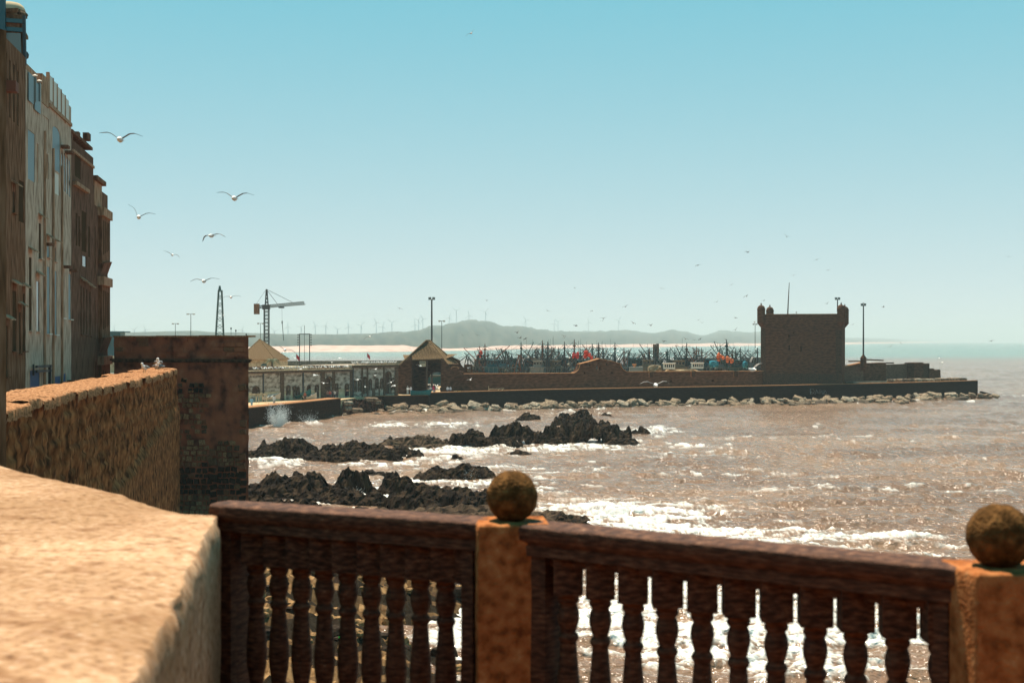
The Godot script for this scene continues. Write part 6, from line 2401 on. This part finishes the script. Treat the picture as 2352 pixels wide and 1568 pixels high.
func pose(kind: String) -> Array:
	var V := func(x: float, y: float, z: float) -> Vector3: return Vector3(x, y, z)
	if kind == "sit":
		return [[V.call(0, 0.45, 0), V.call(0, 0.85, -0.03), 0.15, 0.15], [V.call(0, 0.85, -0.03), V.call(0, 1.0, -0.02), 0.1, 0.06], [V.call(0, 1.07, 0), V.call(0, 1.17, 0.01), 0.09, 0.095], [V.call(-0.1, 0.45, 0.05), V.call(-0.15, 0.5, 0.4), 0.09, 0.07], [V.call(0.1, 0.45, 0.05), V.call(0.15, 0.5, 0.4), 0.09, 0.07], [V.call(-0.15, 0.5, 0.4), V.call(-0.15, 0.06, 0.42), 0.07, 0.05], [V.call(0.15, 0.5, 0.4), V.call(0.15, 0.06, 0.42), 0.07, 0.05], [V.call(-0.18, 0.86, -0.02), V.call(-0.25, 0.6, 0.1), 0.055, 0.045], [V.call(-0.25, 0.6, 0.1), V.call(-0.12, 0.55, 0.32), 0.045, 0.035], [V.call(0.18, 0.86, -0.02), V.call(0.25, 0.6, 0.1), 0.055, 0.045], [V.call(0.25, 0.6, 0.1), V.call(0.12, 0.55, 0.32), 0.045, 0.035], [V.call(-0.15, 0.05, 0.42), V.call(-0.15, 0.04, 0.56), 0.045, 0.035], [V.call(0.15, 0.05, 0.42), V.call(0.15, 0.04, 0.56), 0.045, 0.035]]
	if kind == "bend":
		return [[V.call(0, 0.92, 0), V.call(0.12, 1.25, 0.12), 0.14, 0.16], [V.call(0.12, 1.25, 0.12), V.call(0.32, 1.32, 0.2), 0.1, 0.06], [V.call(0.36, 1.34, 0.22), V.call(0.44, 1.34, 0.26), 0.09, 0.09], [V.call(-0.09, 0.9, 0), V.call(-0.1, 0.48, 0.02), 0.1, 0.07], [V.call(0.09, 0.9, 0), V.call(0.1, 0.48, 0.06), 0.1, 0.07], [V.call(-0.1, 0.48, 0.02), V.call(-0.1, 0.07, -0.03), 0.07, 0.05], [V.call(0.1, 0.48, 0.06), V.call(0.1, 0.07, 0), 0.07, 0.05], [V.call(0.1, 1.24, -0.05), V.call(0.32, 1.0, -0.02), 0.055, 0.045], [V.call(0.32, 1.0, -0.02), V.call(0.42, 0.78, 0.1), 0.045, 0.035], [V.call(0.1, 1.24, 0.25), V.call(0.32, 1.0, 0.3), 0.055, 0.045], [V.call(0.32, 1.0, 0.3), V.call(0.42, 0.78, 0.25), 0.045, 0.035], [V.call(-0.1, 0.05, -0.03), V.call(-0.08, 0.04, 0.12), 0.045, 0.035], [V.call(0.1, 0.05, 0), V.call(0.12, 0.04, 0.15), 0.045, 0.035]]
	var out := [[V.call(0, 0.95, 0), V.call(0, 1.36, 0), 0.14, 0.165], [V.call(0, 1.4, 0), V.call(0, 1.5, 0), 0.1, 0.06], [V.call(0, 1.58, 0.01), V.call(0, 1.67, 0.01), 0.09, 0.1], [V.call(-0.09, 0.93, 0), V.call(-0.1, 0.5, 0.01), 0.1, 0.07], [V.call(0.09, 0.93, 0), V.call(0.1, 0.5, 0.03), 0.1, 0.07], [V.call(-0.1, 0.5, 0.01), V.call(-0.1, 0.07, -0.02), 0.07, 0.05], [V.call(0.1, 0.5, 0.03), V.call(0.1, 0.07, 0.02), 0.07, 0.05], [V.call(-0.19, 1.38, 0), V.call(-0.25, 1.1, 0.0), 0.06, 0.05], [V.call(-0.25, 1.1, 0.0), V.call(-0.24, 0.84, 0.07), 0.045, 0.035], [V.call(0.19, 1.38, 0), V.call(0.25, 1.1, 0), 0.06, 0.05], [V.call(0.25, 1.1, 0), V.call(0.24, 0.84, 0.08), 0.045, 0.035], [V.call(-0.1, 0.05, -0.02), V.call(-0.1, 0.04, 0.13), 0.045, 0.035], [V.call(0.1, 0.05, 0.02), V.call(0.1, 0.04, 0.17), 0.045, 0.035]]
	if kind == "robe":
		out.append([V.call(0, 0.95, 0), V.call(0, 0.18, 0), 0.15, 0.2])
	return out


func build_people() -> void:
	var skin := Color(0.30, 0.17, 0.11)
	var hair := Color(0.025, 0.02, 0.018)
	var list := [
		[795, 912.5, 262, "bend", Color(0.02, 0.02, 0.025), Color(0.02, 0.02, 0.03), "person in black bending over on the quay wall top", 0.3],
		[874, 909, 289, "sit", Color(0.02, 0.30, 0.27), Color(0.05, 0.05, 0.06), "person in turquoise top sitting before the warehouse wing", 0.0],
		[884, 909, 289, "sit", Color(0.55, 0.25, 0.28), Color(0.1, 0.08, 0.08), "person in pink top sitting before the warehouse wing", 0.2],
		[911.5, 907.5, 291, "robe", Color(0.13, 0.12, 0.11), Color(0.11, 0.10, 0.09), "person in grey robe and straw hat left of the gate", 0.4],
		[936, 905.5, 295.5, "robe", Color(0.5, 0.5, 0.5), Color(0.5, 0.5, 0.5), "person in pale hooded robe before the gate's left pier", 0.1],
		[943.5, 905.5, 295, "stand", Color(0.45, 0.48, 0.55), Color(0.4, 0.42, 0.5), "person in light blue beside the pale hooded robe", -0.5],
		[1028, 905.5, 295.3, "stand", Color(0.6, 0.58, 0.62), Color(0.07, 0.07, 0.09), "person in white shirt left of two by the bricked niche", 0.0],
		[1034.5, 905.5, 295.6, "stand", Color(0.52, 0.52, 0.58), Color(0.06, 0.06, 0.08), "person in white shirt right of two by the bricked niche", 0.7],
		[1013, 907, 295, "stand", Color(0.02, 0.02, 0.02), Color(0.02, 0.02, 0.02), "person in black at the gate's right pier", 0.0],
		[989, 906.5, 293.6, "stand", Color(0.55, 0.5, 0.5), Color(0.1, 0.1, 0.1), "person in white cap at the gate passage behind the seawall", 0.3],
		[995.5, 906.5, 293.8, "stand", Color(0.5, 0.06, 0.12), Color(0.5, 0.48, 0.5), "person in red headscarf at the gate passage", -0.2],
		[986, 904.5, 303, "stand", Color(0.4, 0.25, 0.24), Color(0.08, 0.07, 0.07), "person in striped pink top under the gate arch", 0.8],
		[998, 904.5, 304, "robe", Color(0.22, 0.15, 0.11), Color(0.2, 0.13, 0.1), "person in brown robe under the gate arch", 0.2],
		[752, 916.5, 270, "stand", Color(0.2, 0.12, 0.1), Color(0.05, 0.05, 0.06), "leftmost of the group standing by the warehouse portal", 0.0],
		[758, 916, 270, "stand", Color(0.3, 0.08, 0.07), Color(0.05, 0.05, 0.06), "second from left in the group by the warehouse portal", 0.5],
		[763, 916, 271, "stand", Color(0.05, 0.05, 0.06), Color(0.04, 0.04, 0.05), "third from left in the group by the warehouse portal", -0.4],
		[768, 915.5, 271, "stand", Color(0.45, 0.42, 0.4), Color(0.05, 0.05, 0.07), "fourth from left in the group by the warehouse portal", 0.2],
		[774, 915, 272, "stand", Color(0.1, 0.08, 0.08), Color(0.03, 0.03, 0.04), "rightmost of the group standing by the warehouse portal", 0.9],
		[577.5, 941, 235, "stand", Color(0.25, 0.42, 0.5), Color(0.3, 0.4, 0.45), "person in light blue at the quay's left end", 0.0],
		[629, 931, 244, "stand", Color(0.6, 0.58, 0.55), Color(0.3, 0.3, 0.3), "person in white on the quay above the wave spray", 0.2],
		[700, 920, 262, "stand", Color(0.3, 0.1, 0.07), Color(0.06, 0.05, 0.05), "person in rust shirt beside the tilted teal boat", 0.5],
	]
	for k in list.size():
		var q: Array = list[k]
		var sit: bool = q[3] == "sit"
		var top := 1.0 if sit else (1.27 if q[3] == "bend" else 1.49)
		var dress := [[top + 0.17, hair if k != 3 else Color(0.5, 0.35, 0.1)], [top, skin], [0.5 if sit else 0.92, q[4]], [0.06, q[5]], [-1.0, hair]]
		if k == 4 or k == 9:
			dress[0][1] = Color(0.55, 0.54, 0.54)
		if k == 10:
			dress[0][1] = Color(0.55, 0.03, 0.10)
			dress[1][1] = Color(0.5, 0.04, 0.1)
		var o := put("person", figure(pose(q[3]), dress, 0.055), M.cloth)
		var h := 3.02
		if k == 0:
			h = 3.6
		var d: float = q[2]
		o.position = ground_at(q[0], d, h)
		o.rotation.y = q[7]
		tag(o, q[6], "person", "people on the quay")
	for q in [[1046, 902, Color(0.45, 0.36, 0.2), "small tan crate under the bricked niche"], [1055, 902, Color(0.55, 0.32, 0.08), "small orange crate under the bricked niche"]]:
		var s := Shape.new()
		s.col = q[2]
		s.box(Vector3(0, 0.35, 0), Vector3(0.6, 0.7, 0.5))
		for k in 3:
			s.box(Vector3(0, 0.12 + k * 0.24, 0.27), Vector3(0.62, 0.1, 0.03))
		var o := put("crate", s, M.cloth)
		o.position = ground_at(q[0], 296.0, 3.0)
		tag(o, q[3], "crate")
	# spray thrown up against the quay wall and over rocks: fine droplets
	for q in [[632, 985, 229.5, 1.5, 4.6, 9000, "spray", "fan of white spray bursting against the quay wall"], [700, 976, 241, 1.6, 2.6, 700, "spray", "thin veil of spray right along the quay wall"], [1395, 1190, 112.5, 1.7, 1.7, 3000, "splash", "white splash leaping above the surf right of the middle post"], [812, 1145, 126.5, 0.7, 1.2, 1200, "splash", "white splash bursting beside the tall black rock"], [1080, 1104, 142.5, 0.7, 1.3, 700, "splash", "white splash on the long rock in the channel"]]:
		var r := RandomNumberGenerator.new()
		r.seed = int(q[0])
		var drop := Shape.new()
		drop.col = Color(0.85, 0.85, 0.83)
		sphere(drop, Vector3.ZERO, Vector3.ONE, 5, 4)
		var mm := MultiMesh.new()
		mm.transform_format = MultiMesh.TRANSFORM_3D
		mm.mesh = drop.mesh()
		mm.instance_count = q[5]
		for k in int(q[5]):
			var u := pow(r.randf(), 0.8)
			var y: float = u * q[4] * r.randf_range(0.3, 1.0)
			var plume := float(r.randi() % 7)
			var spread: float = q[3] * (0.15 + 0.9 * u) * (sin(plume * 2.3) * 0.9 + r.randfn(0, 0.28))
			y *= 0.55 + 0.45 * absf(cos(plume * 1.7))
			var sz := (0.016 if q[0] > 750 else 0.023) * r.randf_range(0.6, 1.5)
			mm.set_instance_transform(k, Transform3D(Basis().scaled(Vector3.ONE * sz), Vector3(spread + 0.25 * y * (0.4 if q[0] > 750 else 0.3), y, r.randfn(0, 0.4))))
		var mi := MultiMeshInstance3D.new()
		mi.name = numbered(q[6], self)
		mi.multimesh = mm
		mi.material_override = M.feather
		add_child(mi, true)
		mi.position = Vector3(on_sea(q[0], q[1]).x, 0, -q[2])
		tag(mi, q[7], "spray")
		mi.set_meta("kind", "stuff")


func gull_wing(s: Shape, side: float, span: float, a1: float, a2: float, dark := 1.0) -> void:
	# inner arm rising at a1, outer hand at a2; grey with a black tip
	var grey := Color(0.22, 0.20, 0.185) * dark
	var l1 := span * 0.2
	var l2 := span * 0.3
	var root := Vector3(side * 0.05 * span, 0.02 * span, 0)
	var elbow := root + Vector3(side * cos(a1), sin(a1), 0) * l1
	var wrist := elbow + Vector3(side * cos((a1 + a2) * 0.5), sin((a1 + a2) * 0.5), 0) * l2 * 0.35
	var tip := wrist + Vector3(side * cos(a2), sin(a2), 0) * l2 * 0.65
	var pts := [[root, 0.13], [elbow, 0.14], [wrist, 0.115], [wrist.lerp(tip, 0.55), 0.08], [tip, 0.015]]
	var th := 0.016 * span
	for k in 4:
		s.col = grey if k < 3 else Color(0.03, 0.03, 0.03)
		var p: Array = pts[k]
		var q: Array = pts[k + 1]
		var sweep0: float = -0.02 * span - 0.03 * span * k
		var sweep1: float = -0.02 * span - 0.03 * span * (k + 1)
		if k == 0:
			sweep0 = 0.0
		var up := Vector3(0, th * (1.0 - 0.2 * k), 0)
		var A := [p[0] + Vector3(0, 0, p[1] * span * 0.5 + sweep0), p[0] + Vector3(0, 0, -p[1] * span * 0.5 + sweep0)]
		var B := [q[0] + Vector3(0, 0, q[1] * span * 0.5 + sweep1), q[0] + Vector3(0, 0, -q[1] * span * 0.5 + sweep1)]
		if side > 0:
			s.hexa([A[1], B[1], A[1] + up, B[1] + up, A[0], B[0], A[0] + up, B[0] + up])
		else:
			s.hexa([B[1], A[1], B[1] + up, A[1] + up, B[0], A[0], B[0] + up, A[0] + up])


func flying_gull(x: float, y: float, px_span: float, ang: Array, yaw: float, bank: float, label: String, group := "gulls in flight", span := 1.3, dark := 1.0) -> void:
	var d := span * F / px_span
	var t := thing("flying_gull", label, "gull", at(x, y, d), group)
	t.rotation = Vector3(0.05, yaw, bank)
	var s := Shape.new()
	s.col = Color(0.62, 0.61, 0.59) * dark
	s.tube([Vector3(0, 0, 0.34), Vector3(0, 0.0, 0.30), Vector3(0, 0.005, 0.24), Vector3(0, 0, 0.12), Vector3(0, -0.01, -0.05), Vector3(0, 0, -0.2), Vector3(0, 0.01, -0.30)], [0.012, 0.04, 0.052, 0.085, 0.088, 0.05, 0.02], 10)
	s.hexa([Vector3(-0.07, 0, -0.42), Vector3(0.07, 0, -0.42), Vector3(-0.07, 0.012, -0.42), Vector3(0.07, 0.012, -0.42), Vector3(-0.02, 0, -0.24), Vector3(0.02, 0, -0.24), Vector3(-0.02, 0.02, -0.24), Vector3(0.02, 0.02, -0.24)])
	put("body", s, M.feather, t)
	var bk := Shape.new()
	bk.col = Color(0.5, 0.3, 0.05)
	bk.tube([Vector3(0, 0, 0.33), Vector3(0, -0.01, 0.40)], [0.014, 0.004], 6)
	put("beak", bk, M.feather, t)
	for k in 2:
		var w := Shape.new()
		gull_wing(w, -1.0 if k == 0 else 1.0, span, ang[k * 2], ang[k * 2 + 1], dark)
		put("wing", w, M.feather, t)


func standing_gull() -> Node3D:
	var t := Node3D.new()
	var s := Shape.new()
	s.col = Color(0.72, 0.71, 0.69)
	s.tube([Vector3(0, 0.30, 0.16), Vector3(0, 0.28, 0.12), Vector3(0, 0.24, 0.04), Vector3(0, 0.22, -0.08), Vector3(0, 0.21, -0.2)], [0.03, 0.07, 0.095, 0.085, 0.03], 9)
	var b := put("body", s, M.feather, t)
	var h := Shape.new()
	h.col = Color(0.78, 0.77, 0.75)
	sphere(h, Vector3(0, 0.385, 0.17), Vector3(0.048, 0.05, 0.058), 8, 6)
	h.tube([Vector3(0, 0.27, 0.12), Vector3(0, 0.37, 0.16)], [0.06, 0.04], 8)
	h.col = Color(0.5, 0.3, 0.05)
	h.tube([Vector3(0, 0.375, 0.21), Vector3(0, 0.36, 0.29)], [0.014, 0.004], 5)
	put("head", h, M.feather, t)
	for k in [-1.0, 1.0]:
		var w := Shape.new()
		w.col = Color(0.22, 0.22, 0.225)
		w.tube([Vector3(k * 0.065, 0.28, 0.07), Vector3(k * 0.085, 0.25, -0.06), Vector3(k * 0.04, 0.22, -0.3)], [0.05, 0.06, 0.012], 7)
		put("wing", w, M.feather, t)
		var l := Shape.new()
		l.col = Color(0.45, 0.25, 0.12)
		l.tube([Vector3(k * 0.035, 0.17, 0), Vector3(k * 0.035, 0.0, 0.01)], [0.012, 0.01], 5)
		l.box(Vector3(k * 0.035, 0.004, 0.03), Vector3(0.05, 0.008, 0.07))
		put("leg", l, M.feather, t)
	return t


func build_gulls() -> void:
	var up := [0.55, -0.12, 0.5, -0.18]
	var big := [
		[275, 320, 97, [0.62, -0.05, 0.6, -0.3], 0.1, 0.0, "largest gull gliding high beside the houses"],
		[538, 455, 85, [0.6, -0.02, 0.55, -0.28], 0.0, 0.0, "gull gliding right of centre among the upper left flock"],
		[318, 498, 72, [1.15, 0.45, 0.6, -0.05], 0.2, -0.1, "gull with raised wings below the largest gull"],
		[485, 541, 60, [-0.05, -1.0, 0.15, -0.6], -0.2, 0.05, "brown-lit gull with drooping wing tips in the left flock"],
		[395, 585, 38, [0.45, 0.25, 0.1, -0.75], 0.4, -0.1, "small banking gull left of the drooping-winged gull"],
		[468, 645, 64, [0.2, -0.38, 0.35, -0.2], 0.0, 0.0, "gull gliding level just above the lattice mast"],
		[530, 682, 42, [0.05, -0.5, 0.25, -0.25], 0.1, 0.0, "white gull passing right of the lattice mast top"],
		[1082, 76, 27, [0.1, -0.5, 0.5, 0.2], 0.3, 0.45, "lone gull near the top middle of the sky"],
		[849, 773, 30, [0.0, -0.7, 0.5, -0.1], 0.2, 0.2, "gull crossing in front of the far ridge over the warehouse"],
		[1506, 884, 78, [0.35, -0.55, 0.4, -0.6], 0.0, 0.0, "white gull gliding low along the dark jetty seawall"],
		[1728, 848, 70, [1.5, 2.3, 0.75, 0.15], 0.35, -0.1, "gull flapping beside the foot of the fort tower"],
		[742, 995, 22, [0.2, -0.6, 0.3, -0.5], 0.3, 0.1, "dark gull skimming the brown water by the left rocks"],
		[654, 803, 48, [0.35, 0.05, 0.1, -0.5], 0.0, -0.2, "white gull flying in front of the pale dunes"],
		[512, 724, 16, [0.1, -0.3, -0.3, -1.0], 0.2, -0.2, "small gull right beside the lattice mast"],
	]
	for q in big:
		flying_gull(q[0], q[1], q[2], q[3], q[4], q[5], q[6])
	var r := RandomNumberGenerator.new()
	r.seed = 88
	var small := [[1808, 543, 14], [1718, 579, 13], [1603, 609, 13], [1877, 596, 13], [1903, 620, 10], [1680, 654, 9], [1715, 680, 12], [1647, 693, 10], [1520, 662, 11], [1437, 704, 14], [1495, 747, 13], [1320, 661, 6], [1258, 714, 10], [1118, 690, 8], [918, 708, 12], [1174, 421, 5], [2318, 589, 10], [2278, 783, 12], [2047, 795, 14], [2070, 788, 7], [2158, 822, 13], [2165, 832, 12], [1386, 731, 14], [1384, 736, 9], [1360, 714, 8], [1062, 770, 7], [1295, 772, 10], [912, 764, 9], [1097, 770, 9], [1188, 764, 12], [1195, 776, 13], [1206, 778, 12], [1297, 775, 11], [1690, 730, 9], [1690, 757, 12], [1605, 735, 8], [1613, 741, 8], [1323, 748, 13], [1575, 778, 14], [1595, 781, 8], [1608, 779, 11], [1667, 780, 9], [1525, 784, 12], [1455, 742, 12], [945, 801, 14], [965, 840, 18], [762, 832, 14], [780, 822, 12], [723, 862, 20], [743, 880, 18], [862, 848, 16], [862, 862, 16], [898, 878, 18], [905, 886, 16], [938, 893, 15], [1005, 884, 14], [1004, 890, 14], [1080, 872, 14], [820, 872, 18], [838, 888, 15], [690, 848, 14], [1823, 632, 10], [1900, 697, 9], [1960, 745, 9], [2030, 705, 10], [1755, 690, 9]]
	for k in small.size():
		var q: Array = small[k]
		var over: bool = q[1] > 795
		flying_gull(q[0], q[1], q[2] * 1.25, [r.randf_range(0.0, 0.7), r.randf_range(-0.8, 0.1), r.randf_range(0.0, 0.7), r.randf_range(-0.8, 0.1)], r.randf_range(-1.0, 1.0), r.randf_range(-0.5, 0.5), "small white gull flying low before the harbour buildings" if over else "tiny distant gull wheeling in the sky over the harbour", "gulls low over the harbour" if over else "distant gulls over the harbour", 1.3, 1.6 if over else 0.3)
	# gulls at rest
	var proto := standing_gull()
	var rest := [[331, 857, 1.15, "gull lying left of the resting flock on the rampart wall", true], [361, 845, 1.25, "upright white gull, left of two standing on the rampart wall", false], [381, 845, 1.2, "upright white gull, right of two standing on the rampart wall", false], [357, 856, 1.0, "white gull sitting under the left upright gull", true], [371, 853, 0.9, "grey-backed gull sitting between the two upright gulls", true], [387, 852, 1.0, "white gull sitting right behind the flock on the rampart wall", true], [391, 853, 0.9, "grey-backed gull at the right end of the resting flock", true]]
	for q in rest:
		var o: Node3D = proto.duplicate()
		o.name = numbered("resting_gull", self)
		add_child(o, true)
		# on the coping: find the distance along the wall where this column meets its middle
		var d := 9.1 * F / (698.0 - float(q[0]))
		d = minf(d, 89.0)
		o.position = Vector3(wall_x(d, -9.1), 12.32 - (0.14 if q[4] else 0.0), -d)
		o.scale = Vector3.ONE * q[2] * 1.25
		o.rotation.y = r.randf_range(-1.5, 1.5)
		tag(o, q[3], "gull", "gulls resting on the rampart wall")
	var a := ground_at(530, 255, 0)
	var b := ground_at(914, 291, 0)
	for k in 86:
		var px: float
		var h := 8.68
		var back := 0.3
		if k < 50:
			px = lerpf(582, 805, (k + r.randf()) / 50.0)
		else:
			px = lerpf(810, 910, (k - 50 + r.randf()) / 36.0)
			h = 9.38
		if k % 7 == 3 and k < 50:
			continue
		var p := on_line(a, b, px, h)
		p += Vector3(-0.25, 0, -0.97) * back * r.randf_range(0.2, 3.0)
		var o: Node3D = proto.duplicate()
		o.name = numbered("roof_gull", self)
		add_child(o, true)
		o.position = p
		o.scale = Vector3.ONE * 1.5
		o.rotation.y = r.randf() * TAU
		tag(o, "tiny white gull in the row along the %s warehouse roof edge" % ("long" if k < 50 else "taller"), "gull", "gulls lining the warehouse roofs")
	# gulls perched on masts
	for q in [[1984, 699, 347.5, "gull perched on the thick floodlight mast right of the tower"], [1734, 742, 345, "gull perched on the slim mast left of the tower"], [1830, 720, 339, "gull perched on the tower parapet beside the pole"]]:
		var o: Node3D = proto.duplicate()
		o.name = numbered("perched_gull", self)
		add_child(o, true)
		o.position = at(q[0], q[1] + 0.5, q[2])
		o.scale = Vector3.ONE * 1.4
		tag(o, q[3], "gull")
	proto.free()
